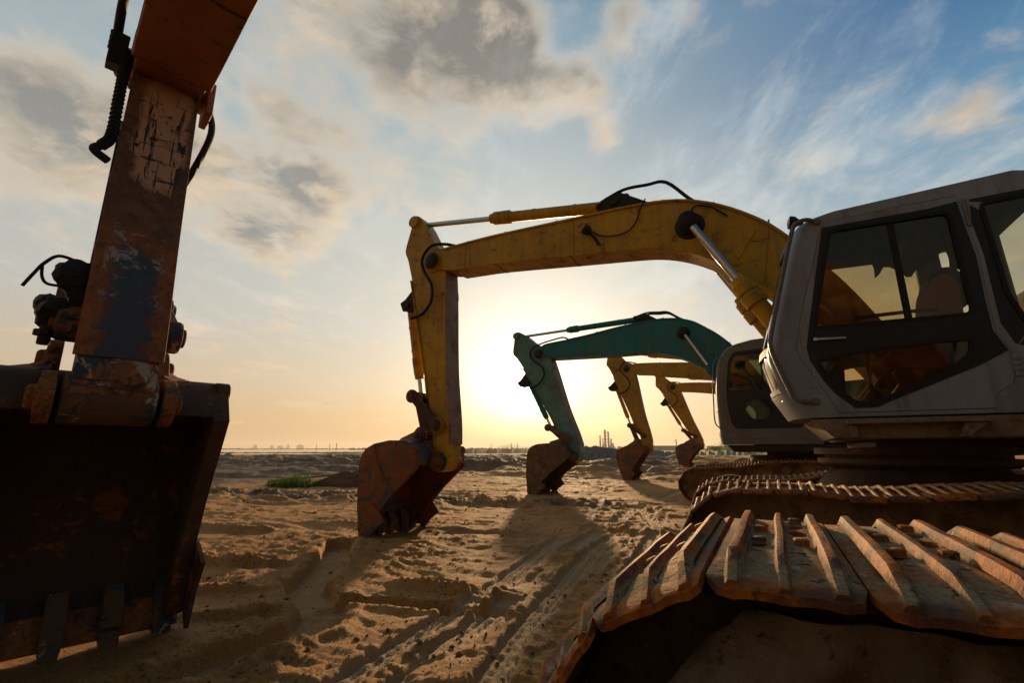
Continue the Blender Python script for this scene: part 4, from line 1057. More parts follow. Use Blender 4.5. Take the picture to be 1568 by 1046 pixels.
def make_house(root, rot, k, body, zb, y_face=-1.35, seen=True):
    """deck frame, tool box, engine hood, counterweight, boom foot bracket; all turn with the swing"""
    z0, z1 = zb - .16, zb - .015
    d = MB()
    fx = k['fx']
    d.prism([(fx, z1), (fx + .13, z0), (2.3, z0), (2.3, z1)], -1.345, -.42)
    d.prism([(-.55, z1 - .002), (-.45, z0 + .002), (2.3, z0 + .002), (2.3, z1 - .002)], -.40, 1.33)
    deck = d.build('deck_frame', k['m_deck'], root, .012, rot=rot)
    if k.get('step'):
        s_ = MB(); s_.box(-.60, .15, -1.45, -1.35, z1 - .045, z1 - .018)
        s_.prism([(.02, z1 - .045), (.13, z1 - .045), (.03, z1 - .14), (-.02, z1 - .14)], -1.42, -1.35)
        s_.box(-.58, -.54, -1.40, -1.35, z0 + .01, z1 - .045)
        s_.build('step_plate', M['deck'], deck, .006)
    u = MB(); u.box(-.35, 1.9, -.75, .85, z0 - .06, z0 - .004); u.build('deck_underside', M['rust_dark'], deck, .01)
    h = MB()
    h.prism(rounded([(-.35, zb), (.72, zb), (.72, 1.80), (-.05, 1.80), (-.30, 1.72)], .06), .44, 1.32)
    h.build('tool_box', body, root, .015, rot=rot)
    h = MB(); h.prism(rounded([(.80, zb), (2.25, zb), (2.25, 2.35), (2.0, 2.5), (.80, 2.45)], .08), -1.33, 1.32); h.build('engine_hood', body, root, .02, rot=rot)
    c = MB()
    arc = [(1.95 + .0, -1.33)] + [(1.7 + 1.05 * math.cos(R(a)), 1.33 * math.sin(R(a))) for a in range(-60, 61, 10)] + [(1.95, 1.33)]
    arc = [(2.26, -1.33)] + [(2.26 + .55 * math.cos(R(a)), 1.33 * math.sin(R(a))) for a in range(-78, 79, 12)] + [(2.26, 1.33)]
    c.prism(arc, zb - .1, 2.3, 'z'); c.build('counterweight', body, root, .03, rot=rot)
    b = MB(); ft = k['foot']
    for y in (-.27, .27): b.prism([(ft[0] - .55, zb - .02), (ft[0] + .35, zb - .02), (ft[0] + .15, ft[1] + .14), (ft[0] - .12, ft[1] + .14)], y - .025, y + .025)
    b.cyl(P3(ft, -.33), P3(ft, .33), .07)
    b.build('boom_bracket', body, root, .008, rot=rot)
    sl = MB(); sl.lathe((0, 0, z0 - .22), (0, 0, z0 - .055), [(0, .66), (.03, .70), (.07, .70), (.075, .64), (.10, .64), (.105, .72), (.16, .72)], 48)
    sl.build('slew_ring', M['rust_dark'], root)
    cb = MB(); cb.lathe((0, 0, .55), (0, 0, z0 - .21), [(0, .95), (.25, .80), (z0 - .21 - .57, .60), (z0 - .76, .60)], 32)
    cb.prism([(-.75, .55), (.75, .55), (.6, .88), (-.6, .88)], -.95, .95)
    cb.build('undercarriage', M['mud_dark'], root, .02)
    return deck

GROUP = 'excavators parked side by side in a row'
def excavator(k):
    root = empty('excavator', (k['x'], k['y'], 0)); tag(root, k['label'], 'excavator', GROUP)
    info = front(root, k)
    ck = CAB_A if k['cab'] == 'A' else CAB_B
    hk = dict(fx=-.80 if k['cab'] == 'A' else -1.05, foot=k['boom']['foot'], m_deck=M['deck'] if k['cab'] == 'A' else M['grime'], step=k['cab'] == 'A')
    make_house(root, k['swing'], hk, k['m_house'], ck['z_base'])
    make_cab(root, ck, k['swing'], k['m_cab'], M['glass'] if k['cab'] == 'A' else M['glass_b'], k['cab'] == 'A')
    for y, kw in k['tracks']: make_track(root, y, **kw)
    return root, info

r1, i1 = excavator(dict(x=2.274, y=-.327, swing=-R(15.2), boom=BOOM_A, cab='A',
    label='rust-scarred orange excavator closest to the camera, its arm and bucket filling the left side',
    pivot=(-6.41, 4.06), pin=(-5.76, 1.47), tip=(-6.31, .03), boom_w=.235, arm_w=.20, bucket_w=.605, belly=True,
    m_boom=M['orange'], m_arm=M['arm_rust'], m_wear=M['arm_face'], m_tooth=M['boss'], lip=.075, ear_t=.065, no_arm_hose=True, m_bucket=M['rust_dark'], m_ear=M['rust'], m_cyl=M['orange'], m_house=M['orange'], m_cab=M['cabgrey'],
    tracks=[(1.412, dict(hi=True, dz=.175, phase=.03, mud=1, x0=-.724)), (-1.41, dict(x_lim=(-3, 3, .3), x0=-.724))]))
r2, i2 = excavator(dict(x=1.1, y=5.4, swing=0., boom=BOOM_A, cab='A',
    label='yellow excavator with chrome boom rods and grey cab, bucket half orange and half bare steel',
    pivot=(-5.37, 4.05), pin=(-5.16, 1.03), tip=(-6.12, .0), lamp=True, hug=.10,
    m_boom=M['yellow'], m_arm=M['yellow'], m_bucket=M['rust_orange'], m_cyl=M['yellow'], m_bcyl=M['yellow_old'], m_house=M['yellow'], m_cab=M['cabgrey'],
    tracks=[(-1.45, dict(phase=.05, mud=2, x0=.28, dz=.10)), (1.25, dict(phase=.12))]))
r3, i3 = excavator(dict(x=.3, y=11.9, swing=0., boom=BOOM_B, cab='B',
    label='teal green excavator with dark grey cab, standing behind the nearer yellow one',
    pivot=(-5.83, 3.88), pin=(-4.88, 1.0), tip=(-5.98, .0), boom_w=.22, arm_w=.19, bucket_w=.62, frac=.62, arm_wf=1.32, hug=.21, arch=((-.1, .13), (.02, .10), (.1, .16)), boomcyl=(-.55, 1.7),
    m_boom=M['teal'], m_arm=M['teal_arm'], m_bucket=M['bucket_brown'], m_ear=M['bucket_brown'], m_cyl=M['teal'], m_house=M['teal'], m_cab=M['cabdark'],
    tracks=[(-1.28, dict(phase=.02)), (1.28, dict(x_lim=(-3, 3, .3)))]))
r4, i4 = excavator(dict(x=.7, y=18.1, swing=0., boom=BOOM_A, cab='A',
    label='faded yellow excavator seen under the teal boom, its bucket curled tips down on the sand',
    pivot=(-5.33, 4.32), pin=(-4.76, 1.17), tip=(-5.50, -.02), bucket_w=.58, arm_wf=1.2, hug=.21,
    m_boom=M['yellow_old'], m_arm=M['yellow_old'], m_bucket=M['rust_orange'], m_cyl=M['yellow_old'], m_house=M['yellow_old'], m_cab=M['cabgrey'],
    tracks=[(-1.25, dict(x_lim=(-3, 3, .3))), (1.25, dict(x_lim=(-3, 3, .3)))]))
r5, i5 = excavator(dict(x=1.4, y=24.2, swing=0., boom=BOOM_A, cab='A',
    label='dull yellow excavator farthest away in the row, just left of the teal machine\'s cab',
    pivot=(-5.33, 4.25), pin=(-4.30, 1.30), tip=(-5.10, .15), bucket_w=.58, arm_wf=1.2, hug=.21,
    m_boom=M['yellow_old'], m_arm=M['yellow_old'], m_bucket=M['rust_orange'], m_cyl=M['yellow_old'], m_house=M['yellow_old'], m_cab=M['cabgrey'],
    tracks=[(-1.25, dict(x_lim=(-3, 3, .3))), (1.25, dict(x_lim=(-3, 3, .3)))]))

# extra gear on the nearest arm: corrugated hose, valve block, torn rubber, loose cable
def near_arm_gear():
    fa, fb, aw, bw = i1['fa'], i1['fb'], i1['aw'], i1['bw']; rot = -R(15.2)
    h = MB(); y = -aw - .02
    pts = catmull([Vector(P3(fa((-5.20, 4.0)), y - .03)), Vector(P3(fa((-5.15, 3.75)), y - .03)), Vector(P3(fa((-5.12, 3.4)), y - .025)), Vector(P3(fa((-5.10, 3.05)), y - .02)), Vector(P3(fa((-5.10, 2.94)), y - .05)), Vector(P3(fa((-5.11, 2.88)), y - .085)), Vector(P3(fa((-5.11, 2.82)), y - .01))], 8)
    h.tube(pts, .026, 10, False)
    for i, p in enumerate(pts[:34]):
        d = (pts[i + 1] - p).normalized(); h.lathe(p - d * .006, p + d * .006, [(0, .026), (.003, .034), (.009, .034), (.012, .026)], 10)
    h.build('corrugated_hose', M['rubber'], i1['arm'])
    v = MB()
    p = fb((-5.30, 4.06)); v.obox((p[0] + .05, -bw - .07, p[1] - .04), (.16, .10, .24), Matrix.Rotation(.2, 3, 'Y'))
    for q in range(4): v.cyl((p[0] + .02 + q * .03, -bw - .13, p[1] + .02 * q), (p[0] + .02 + q * .03, -bw - .05, p[1] + .02 * q), .02, 8)
    v.tube([(p[0], -bw - .09, p[1] + .1), (p[0] + .3, -bw - .10, p[1] + .22), (p[0] + .6, -bw - .07, p[1] + .16), (p[0] + .9, -bw - .06, p[1] + .1)], .03)
    p = fb((-4.6, 4.0)); v.blob((p[0], -bw - .06, p[1]), .07, .05, .08, 2, .4, 5)
    v.build('hose_clamp_block', M['grime'], i1['boom'], .006)
    g = MB(); J1, A2 = i1['J1'], i1['A2']; s = random.Random(5)
    def scrap(c, sx, sy, sz, seed): g.blob(c, sx, sy, sz, 3, .35, seed)
    A = A2
    g.box(A[0] - .05, A[0] + .05, -aw - .06, -aw + .02, A[1] - .1, A[1] + .36)
    scrap((A[0], -aw - .07, A[1] + .26), .085, .075, .10, 1)
    scrap((A[0] + .01, -aw - .12, A[1] + .07), .09, .085, .095, 2)
    g.cyl((A[0], -aw - .12, A[1] - .14), (A[0], -aw - .12, A[1]), .028, 10); g.lathe((A[0], -aw - .12, A[1] - .09), (A[0], -aw - .12, A[1] - .06), [(0, .05), (.03, .05)], 10)
    g.blob((A[0], aw + .055, A[1] + .02), .07, .045, .10, 3, .3, 4) if False else None
    g.build('grease_lump', M['grime'], i1['arm'], smooth=20)
    w = MB(); q = (A2[0], A2[1] + .27)
    w.tube([(q[0], -aw - .06, q[1] + .10), (q[0], -aw - .14, q[1] + .11), (q[0], -aw - .19, q[1] + .05), (q[0], -aw - .22, q[1] - .02), (q[0], -aw - .25, q[1] - .10)], .009)
    w.tube([(q[0], -aw - .195, q[1] + .04), (q[0], -aw - .185, q[1] - .03), (q[0], -aw - .155, q[1] - .065), (q[0], -aw - .08, q[1] - .06)], .008)
    w.build('loose_cable', M['rubber'], i1['arm'])
    # boom side stop block
    b = MB(); p = fb((-5.20, 3.9)); b.obox((p[0], bw + .03, p[1] - .02), (.22, .05, .30), Matrix.Rotation(-.1, 3, 'Y')); b.build('hinge_cheek', M['orange'], i1['boom'], .01)
near_arm_gear()

# ------------------------------------------------------------------ things on the ground
def heap(name, label, cat, cx, cy, lx, ly, h, mat, seed, rough=.35, res=70):
    xs = np.linspace(-1, 1, res); X, Y = np.meshgrid(xs, xs); q = np.clip(1 - (np.abs(X) ** 2.2 + np.abs(Y) ** 2.2), 0, 1) ** .6
    wx, wy = cx + X * lx, cy + Y * ly
    Z = q * h * (1 - rough + 2 * rough * fbm(wx * .9, wy * .9, seed, 3)) + np.where(q > .02, (fbm(wx * 3.5, wy * 3.5, seed + 5, 4, .65) - .5) * h * rough, 0)
    Z = np.where(q > 0, Z + height(wx, wy) - .03, height(wx, wy) - .12)
    n = res; mb = MB(); mb.v = list(zip((X * lx).ravel(), (Y * ly).ravel(), Z.ravel()))
    mb.f = [(i * n + j, i * n + j + 1, (i + 1) * n + j + 1, (i + 1) * n + j) for i in range(n - 1) for j in range(n - 1)]
    o = mb.build(name, mat, None, smooth=60); o.location = (cx, cy, 0)
    tag(o, label, cat); return o
heap('soil_mound', 'low mound of dark red soil beside the yellow machine\'s bucket', 'mound', -12.3, 11.3, 1.3, 1.0, .42, M['redsoil'], 401)
rub = heap('rubble_heap', 'long heap of broken grey rubble between the far buckets', 'rubble heap', -12.8, 39., 3.4, 2.4, .85, M['rubble'], 411, .6, 110)
heap('rubble_heap', 'low grey rubble heap below the blue-roofed sheds', 'rubble heap', -11.2, 56., 3.2, 2.6, .55, M['rubble'], 421, .6, 90)

def tuft(name, label, cx, cy, n, sp, h, seed):
    rd = random.Random(seed); m = MB()
    for i in range(n):
        a = rd.uniform(0, 6.28); r = sp * rd.random() ** .6
        x, y = r * math.cos(a) * 1.7, r * math.sin(a)
        z0 = float(height(np.array([cx + x]), np.array([cy + y]))[0]) - .02
        hh = h * rd.uniform(.45, 1.1) * (1.1 - .6 * r / sp); lx, ly = rd.uniform(-.35, .35) * hh, rd.uniform(-.35, .35) * hh
        w = rd.uniform(.006, .013); t = rd.uniform(0, 3.14); dx, dy = w * math.cos(t), w * math.sin(t)
        m.add([(x - dx, y - dy, z0), (x + dx, y + dy, z0), (x + lx * .4 + dx * .7, y + ly * .4 + dy * .7, z0 + hh * .6), (x + lx * .4 - dx * .7, y + ly * .4 - dy * .7, z0 + hh * .6), (x + lx, y + ly, z0 + hh)], [(0, 1, 2, 3), (3, 2, 4)])
    o = m.build(name, M['grass'], None, smooth=0); o.location = (cx, cy, 0); return tag(o, label, 'grass')
tuft('grass_tuft', 'largest bright green grass tuft on the dark soil, left of the red mound', -13.5, 10.0, 750, .62, .50, 1)
tuft('grass_tuft', 'lower spreading green grass tuft joined to the right side of the largest tuft', -12.75, 10.7, 420, .5, .30, 2)
tuft('grass_tuft', 'thin green weeds growing on the red soil mound', -12.5, 11.2, 120, .5, .62, 3)
pm = MB(); pm.tube([(-1.5, -2.0, .12), (0, 0, .33), (1.6, 2.2, .60)], .028, 8); o = pm.build('wooden_pole', M['wood']); o.location = (-13.6, 12.2, 0)
tag(o, 'thin pole lying slanted over the red mound behind the yellow machine\'s bucket', 'pole')

# clods and pebbles: uncountable
cm = MB(); rd = random.Random(11); ico = bmesh.new(); bmesh.ops.create_icosphere(ico, subdivisions=1, radius=1)
iv = [tuple(v.co) for v in ico.verts]; fi = [tuple(v.index for v in f.verts) for f in ico.faces]; ico.free()
px, py, pr = [], [], []
for i in range(3600):
    a = R(rd.uniform(-82, 2)); r = 1.6 * math.exp(rd.random() ** 1.1 * 2.9)
    px.append(r * math.sin(a)); py.append(r * math.cos(a)); pr.append(.0045 * math.exp(rd.random() ** 5 * 1.7) * (1 + r * .045))
for i in range(260):
    px.append(rd.gauss(-2.75, .35)); py.append(rd.gauss(1.35, .22)); pr.append(rd.uniform(.003, .011))
pz = height(np.array(px), np.array(py))
for x, y, z, r in zip(px, py, pz, pr):
    s1, s2, s3 = (rd.uniform(.6, 1.35) for _ in range(3))
    cm.add([(x + v[0] * r * s1 * rd.uniform(.75, 1.2), y + v[1] * r * s2 * rd.uniform(.75, 1.2), z + r * .25 + v[2] * r * s3 * .7) for v in iv], fi)
o = cm.build('clods', soil_mat('dry_clods', (.16, .10, .055), (.26, .165, .09), (.08, .055, .035), 3., .8, .006), smooth=0); o['kind'] = 'stuff'

# ------------------------------------------------------------------ water, shore and skyline
def sheet(name, pts, z, mat):
    m = MB(); m.add([(x, y, z) for x, y in pts], [tuple(range(len(pts)))]); o = m.build(name, mat, smooth=0); return structure(o)
def pol(az, r): return (r * math.sin(R(az)), r * math.cos(R(az)))
wm, t, bs, _ = new_mat('calm_water')
bs.inputs['Base Color'].default_value = (.03, .04, .045, 1); bs.inputs['Roughness'].default_value = .08
bump(t, bs, t.noise(t.mapping(coords(t, True), (.3, .3, .3)), 1., 4, .6), .25, .15)
def water(name, ring_pts, z): return sheet(name, ring_pts, z, wm)
water('water', [pol(a, 128 + 5 * math.sin(a)) for a in range(-95, -51, 2)] + [pol(-50, 142)] + [pol(a, 165) for a in range(-53, -96, -3)], -.05)
water('water', [pol(a, 195) for a in range(-95, -51, 2)] + [pol(-47, 230)] + [pol(-44, 420)] + [pol(a, 1500) for a in range(-50, -96, -3)], -.05)
water('water', [pol(-35.8, 98), pol(-33, 95.5), pol(-30, 95), pol(-27, 96), pol(-26.2, 100), pol(-29, 105), pol(-33, 104)], .10)
# causeway with posts between the two ponds
def wall_strip(name, az0, az1, r, h, th, mat, jag=0., step=.5, seed=0):
    rd = random.Random(seed); m = MB(); n = int((az1 - az0) / step) + 1; vs = []
    for i in range(n + 1):
        a = az0 + (az1 - az0) * i / n; hh = h * (1 + rd.uniform(-jag, jag))
        (x0, y0), (x1, y1) = pol(a, r), pol(a, r + th)
        xm, ym = pol(a, r + th * .45)
        vs += [(x0, y0, -.6), (xm, ym, hh), (x1, y1, -.6)]
    fs = [(i * 3 + q, i * 3 + q + 1, i * 3 + q + 4, i * 3 + q + 3) for i in range(n) for q in (0, 1)]
    m.add(vs, fs); return m.build(name, mat, smooth=0)
structure(wall_strip('causeway', -96, -47, 172, .22, 9, M['mud'], .5, .3, 1))
structure(wall_strip('shore', -120, -46, 1600, 3.2, 60, M['far_tree'], .35, .12, 2))
structure(wall_strip('shore', -48, 30, 900, 3.0, 40, M['far_tree'], .5, .15, 3))
structure(wall_strip('grass_bank', -36, -22, 150, 1.05, 25, simple('dry_grass_bank', (.16, .13, .05), .9, 0, .4, .3, 0), .25, .3, 4))
structure(wall_strip('grass_bank', -14, 8, 95, .75, 26, simple('green_grass_bank', (.10, .145, .035), .9, 0, .5, .4, 0), .4, .3, 5))
hm = MB(); rd = random.Random(9); azs = np.arange(-42, -6, .25)
def hill_h(a):
    return 45 * math.exp(-((a + 29.3) / 1.5) ** 2) + 34 * math.exp(-((a + 25.4) / 2.6) ** 2) + 26 * math.exp(-((a + 21) / 3.) ** 2) + 20 * math.exp(-((a + 14) / 3.5) ** 2) + 16 * math.exp(-((a + 33) / 2.2) ** 2)
vs = []
for a in azs:
    h_ = hill_h(a) + rd.uniform(-1.5, 1.5)
    for dr, k_ in ((0, -.02), (300, .7), (520, 1.), (900, .6), (1300, -.02)):
        x, y = pol(a, 4300 + dr); vs.append((x, y, h_ * k_ - .5))
hm.add(vs, [(i * 5 + q, i * 5 + q + 1, (i + 1) * 5 + q + 1, (i + 1) * 5 + q) for i in range(len(azs) - 1) for q in range(4)])
structure(hm.build('hills', simple('far_hill_scrub', (.10, .10, .07), .95, 0, .3, .01, 0), smooth=60))

# refinery: each column a thing
def at(az, r, z=0.): x, y = pol(az, r); return (x, y, z)
REF = 'refinery columns on the horizon'
def column(az, r, rad, h, label, steps=()):
    root = empty('refinery_column', at(az, r)); tag(root, label, 'refinery column', REF)
    m = MB(); m.lathe((0, 0, -1), (0, 0, h), [(0, rad * 1.25), (h * .12, rad * 1.2), (h * .14, rad), (h * .62, rad), (h * .64, rad * .8), (h * .97, rad * .8), (h + 1, rad * .4)], 14); m.build('shell', M['farsteel'], root)
    p = MB()
    for f in steps: p.lathe((0, 0, h * f), (0, 0, h * f + .9), [(0, rad * 1.7), (.9, rad * 1.7)], 12)
    p.box(rad, rad + .9, -.5, .5, 0, h * .95); p.build('platform', M['farsteel'], root)
    return root
column(-18.10, 1200, 1.6, 36, 'slim refinery column at the left end with a thin tip', (.3, .45, .6))
column(-17.50, 1200, 2.5, 50, 'tallest and thickest refinery column between the far buckets', (.2, .35, .5, .65, .8, .9))
column(-17.12, 1200, 2.1, 46, 'second tallest refinery column, just right of the tallest', (.25, .4, .55, .7, .85))
column(-16.82, 1200, 1.6, 28, 'short refinery column at the right of the tall pair', (.3, .5, .7))
column(-17.78, 1200, .8, 30, 'thin pipe stack between the left column and the tallest', (.5,))
root = empty('refinery_unit', at(-17.3, 1190)); tag(root, 'low refinery steel frame with pipe racks around the column feet', 'refinery unit')
m = MB()
for i in range(9):
    for fl in range(1 + (i * 5) % 4):
        a = at(-18.25 + i * .24, 1190); c = at(-17.3, 1190)
        m.box(a[0] - c[0] - 2.2, a[0] - c[0] + 2.2, -3, 3, fl * 4., fl * 4 + 2.6 + (i % 3))
m.build('steel_frame', M['farsteel'], root)
m = MB(); m.lathe((12, 4, 0), (12, 4, 9), [(0, 7), (8, 7), (9, 3)], 18); m.lathe((30, 6, 0), (30, 6, 8), [(0, 6), (7, 6), (8, 3)], 18); m.build('storage_tank', M['concrete'], root)

def shed(az, r, w, d, h, label, mr):
    root = empty('industrial_shed', at(az, r)); root.rotation_euler[2] = -R(az); tag(root, label, 'shed', 'sheds along the horizon')
    m = MB(); m.box(-w / 2, w / 2, 0, d, -.5, h * .8); m.build('wall', M['wall_white'], root)
    m = MB(); m.prism([(-w / 2 - .4, h * .8), (w / 2 + .4, h * .8), (w / 2 - 1, h), (-w / 2 + 1, h)], -.4, d + .4); m.build('roof', mr, root)
shed(-12.4, 520, 14, 12, 4.2, 'small pale shed at the left end of the shed row', M['concrete'])
shed(-10.7, 500, 24, 14, 4.6, 'long blue-roofed shed right of the curled bucket', M['blue_roof'])
shed(-8.6, 540, 22, 14, 4.0, 'blue-roofed shed left of the farthest bucket', M['blue_roof'])
shed(-5.0, 620, 26, 14, 4.8, 'pale shed half hidden by the green bushes', M['concrete'])
shed(-2.2, 640, 22, 14, 5.2, 'wide pale shed beside the teal machine\'s cab', M['wall_white'])

def pylon(az, r, h, label):
    root = empty('power_pylon', at(az, r)); tag(root, label, 'pylon', 'poles on the horizon')
    m = MB(); w = h * .035
    m.prism([(-w * 1.6, -.5), (w * 1.6, -.5), (w * .6, h), (-w * .6, h)], -w, w); m.build('mast', M['farsteel'], root)
    m = MB()
    for z, l in ((.93, .11), (.80, .15), (.67, .12)): m.box(-h * l, h * l, -w * .5, w * .5, h * z, h * z + h * .025)
    m.build('cross_arm', M['farsteel'], root)
pylon(-9.4, 520, 11.5, 'lattice power pylon left of the farthest arm')
for az, r, h, l in ((-31.36, 900, 11, 'thin mast on the horizon at the left foot of the hill'), (-28.88, 900, 13, 'left one of two thin masts in front of the hill'), (-28.1, 900, 12, 'right one of two thin masts in front of the hill'),
                    (-51.5, 1300, 13, 'thin mast at the right end of the far skyline'), (-49.4, 1300, 17, 'tall thin mast just left of the yellow machine\'s bucket'), (-50.1, 1300, 14, 'shorter mast left of the tallest mast by the bucket'), (-13.4, 800, 14, 'thin mast just left of the curled bucket')):
    pylon(az, r, h, l)
for i, (az, w, h, l) in enumerate(((-57.6, 14, 30, 'single faint tower block at the left of the far skyline'), (-56.0, 12, 28, 'faint tower block second from the left on the skyline'), (-55.2, 20, 26, 'wide faint block in the middle of the skyline'), (-54.4, 10, 32, 'slim faint tower right of the wide block'), (-53.2, 26, 34, 'largest faint building at the right of the skyline'))):
    root = empty('distant_building', at(az, 4200)); root.rotation_euler[2] = -R(az); tag(root, l, 'building', 'faint buildings on the skyline')
    m = MB(); m.box(-w, w, 0, 20, -1, h); m.box(-w * .4, w * .3, 4, 16, h - .01, h + 6); m.build('wall', M['concrete'], root)

def bush(az, r, w, h, label, seed):
    rd = random.Random(seed); root = empty('bush', at(az, r, .0)); tag(root, label, 'bush', 'bushes beyond the parked machines')
    m = MB()
    cl = [(rd.gauss(0, w * .33), rd.gauss(0, w * .25), rd.uniform(.2, .8) * h, rd.uniform(.16, .32) * h) for _ in range(16)]
    for i in range(650):
        c = rd.choice(cl); v = Vector((rd.gauss(0, 1), rd.gauss(0, 1), rd.gauss(0, .8))) * c[3] * .7
        p = Vector(c[:3]) + v; p.z = max(.02, p.z); s_ = rd.uniform(.05, .11) * (1 + r / 180)
        u = Vector((rd.gauss(0, 1), rd.gauss(0, 1), rd.gauss(0, 1))).normalized(); q = u.orthogonal().normalized()
        m.add([p - u * s_, p + q * s_ * .5, p + u * s_, p - q * s_ * .5], [(0, 1, 2, 3)])
    m.build('foliage', M['leaf'], root, smooth=0)
    m = MB()
    for i in range(4): m.tube([(0, 0, -.1), (rd.uniform(-.2, .2) * w, rd.uniform(-.1, .1), h * .4), (rd.uniform(-.4, .4) * w, rd.uniform(-.2, .2), h * .75)], .03, 5)
    m.build('stem', M['wood'], root)
BL = ('dense green bush just right of the farthest bucket', 'tall dark bush left of the teal machine\'s cab rail', 'rounded bush under the front of the teal cab', 'low bush in the middle of the green strip', 'small bush nearest to the pylon', 'pale low bush under the teal cab floor', 'wide bush at the right end of the green strip')
for i, (az, r, w, h) in enumerate(((-5.2, 120, 2.6, 2.3), (-4.0, 130, 2.4, 3.0), (-2.4, 125, 2.4, 2.0), (-3.2, 110, 2.2, 1.4), (-8.8, 120, 2.0, 1.5), (-.9, 115, 2.0, 1.5), (.8, 120, 3.0, 1.8))):
    bush(az, r, w, h, BL[i], 50 + i)

# ------------------------------------------------------------------ sky
SUN_AZ, SUN_EL = -22.8, 10.0
W = bpy.data.worlds.new('World'); S.world = W; W.use_nodes = True
t = NT(W.node_tree); t.N.clear()
out = t.n('ShaderNodeOutputWorld'); bg = t.n('ShaderNodeBackground'); t.L.new(bg.outputs[0], out.inputs[0])
d = t.n('ShaderNodeTexCoord').outputs['Generated']
d = t.vm('NORMALIZE', d)
sx, sy, sz = t.n('ShaderNodeSeparateXYZ', {0: d}).outputs
el = t.m('MULTIPLY', t.m('ARCSINE', sz), 180 / math.pi)
az = t.m('MULTIPLY', t.m('ARCTAN2', sx, sy), 180 / math.pi)
sv = Vector((math.sin(R(SUN_AZ)) * math.cos(R(SUN_EL)), math.cos(R(SUN_AZ)) * math.cos(R(SUN_EL)), math.sin(R(SUN_EL))))
gv = Vector((math.sin(R(-27.2)) * math.cos(R(7.5)), math.cos(R(-27.2)) * math.cos(R(7.5)), math.sin(R(7.5))))
ang = t.m('MULTIPLY', t.m('ARCCOSINE', t.m('MINIMUM', t.vm('DOT_PRODUCT', d, tuple(gv)), 1.)), 180 / math.pi)
sky = t.n('ShaderNodeTexSky', sky_type='NISHITA', sun_disc=False, sun_elevation=R(SUN_EL), sun_rotation=R(SUN_AZ), altitude=20, air_density=1.0, dust_density=2.5, ozone_density=1.5)
nish = t.vm('SCALE', sky.outputs[0], scale=.06)
grad = t.ramp(t.m('DIVIDE', t.m('MAXIMUM', el, 0.), 60.), [(0, (.62, .40, .21)), (.05, (.70, .46, .24)), (.13, (.68, .54, .37)), (.24, (.60, .59, .53)), (.42, (.54, .58, .55)), (.60, (.42, .51, .54)), (.78, (.24, .40, .50)), (1., (.06, .20, .37))])
grad = t.mix(t.ss(az, -30., 28., 0., 1.), grad, t.ramp(t.m('DIVIDE', t.m('MAXIMUM', el, 0.), 60.), [(0, (.60, .42, .27)), (.08, (.66, .52, .38)), (.20, (.55, .58, .56)), (.34, (.33, .48, .57)), (.50, (.095, .29, .48)), (.64, (.024, .155, .36)), (1., (.04, .16, .33))]))
base = t.mix(.18, grad, nish)
# ---- clouds by direction
pz_ = t.m('ADD', t.m('MAXIMUM', sz, 0.), .16)
cp = t.n('ShaderNodeCombineXYZ', {0: t.m('DIVIDE', sx, pz_), 1: t.m('DIVIDE', sy, pz_), 2: 0.}).outputs[0]
def blobs(lst):
    tot = None
    for a, e, sa, se, k_ in lst:
        q = t.m('ADD', t.m('POWER', t.m('ABSOLUTE', t.m('DIVIDE', t.m('SUBTRACT', az, a), sa)), 2.), t.m('POWER', t.m('ABSOLUTE', t.m('DIVIDE', t.m('SUBTRACT', el, e), se)), 2.))
        g = t.m('MULTIPLY', t.m('POWER', 2.718, t.m('MULTIPLY', q, -1.)), k_)
        tot = g if tot is None else t.m('ADD', tot, g)
    return tot
def cfield(v):
    n1 = t.noise(t.mapping(v, (1, 1, 1), (2.3, 7.7, 0)), 2.4, 3, .55, .2)
    n2 = t.noise(t.mapping(v, (1, 1, 1), (5.1, 1.7, 3)), 5.6, 10, .64, .35)
    return t.m('ADD', t.m('MULTIPLY', n1, .60), t.m('MULTIPLY', n2, .40))
sun_p = (sv.x / (sv.z + .16), sv.y / (sv.z + .16), 0.)
toward = t.vm('NORMALIZE', t.vm('SUBTRACT', sun_p, cp))
field = cfield(cp); field_s = cfield(t.vm('ADD', cp, t.vm('SCALE', toward, scale=.075)))
bl = blobs([(-48, 46, 17, 9, .27), (-31, 47, 9, 6.5, .24), (-60, 33, 9, 8, .19), (-61, 23.6, 8, 4, .20), (-82, 28, 14, 7, .225), (-54, 29, 4, 2.2, .12), (-18, 42, 3.2, 2.6, .19), (-16.3, 36.8, 2.4, 2.6, .16), (-12, 48, 4, 3, .16), (-4, 46, 3.5, 2.6, .12), (20.5, 28.8, 3.4, 2.2, .14)])
fd = t.m('ADD', field, bl)
dens = t.ss(fd, .52, .765)
lit = t.ss(t.m('SUBTRACT', field, field_s), -.06, .12)
core = t.ss(fd, .56, .83)
warm = t.ss(el, 44., 10.)
edge = t.mix(warm, (.84, .68, .50), (.92, .67, .41))
grey = t.mix(t.ss(el, 24., 48.), (.265, .27, .255), (.205, .19, .17))
ccol = t.mix(t.m('MULTIPLY', core, t.m('SUBTRACT', 1.25, t.m('MULTIPLY', lit, .85)), clamp=True), edge, grey)
base = t.mix(t.m('MULTIPLY', dens, .92), base, ccol)
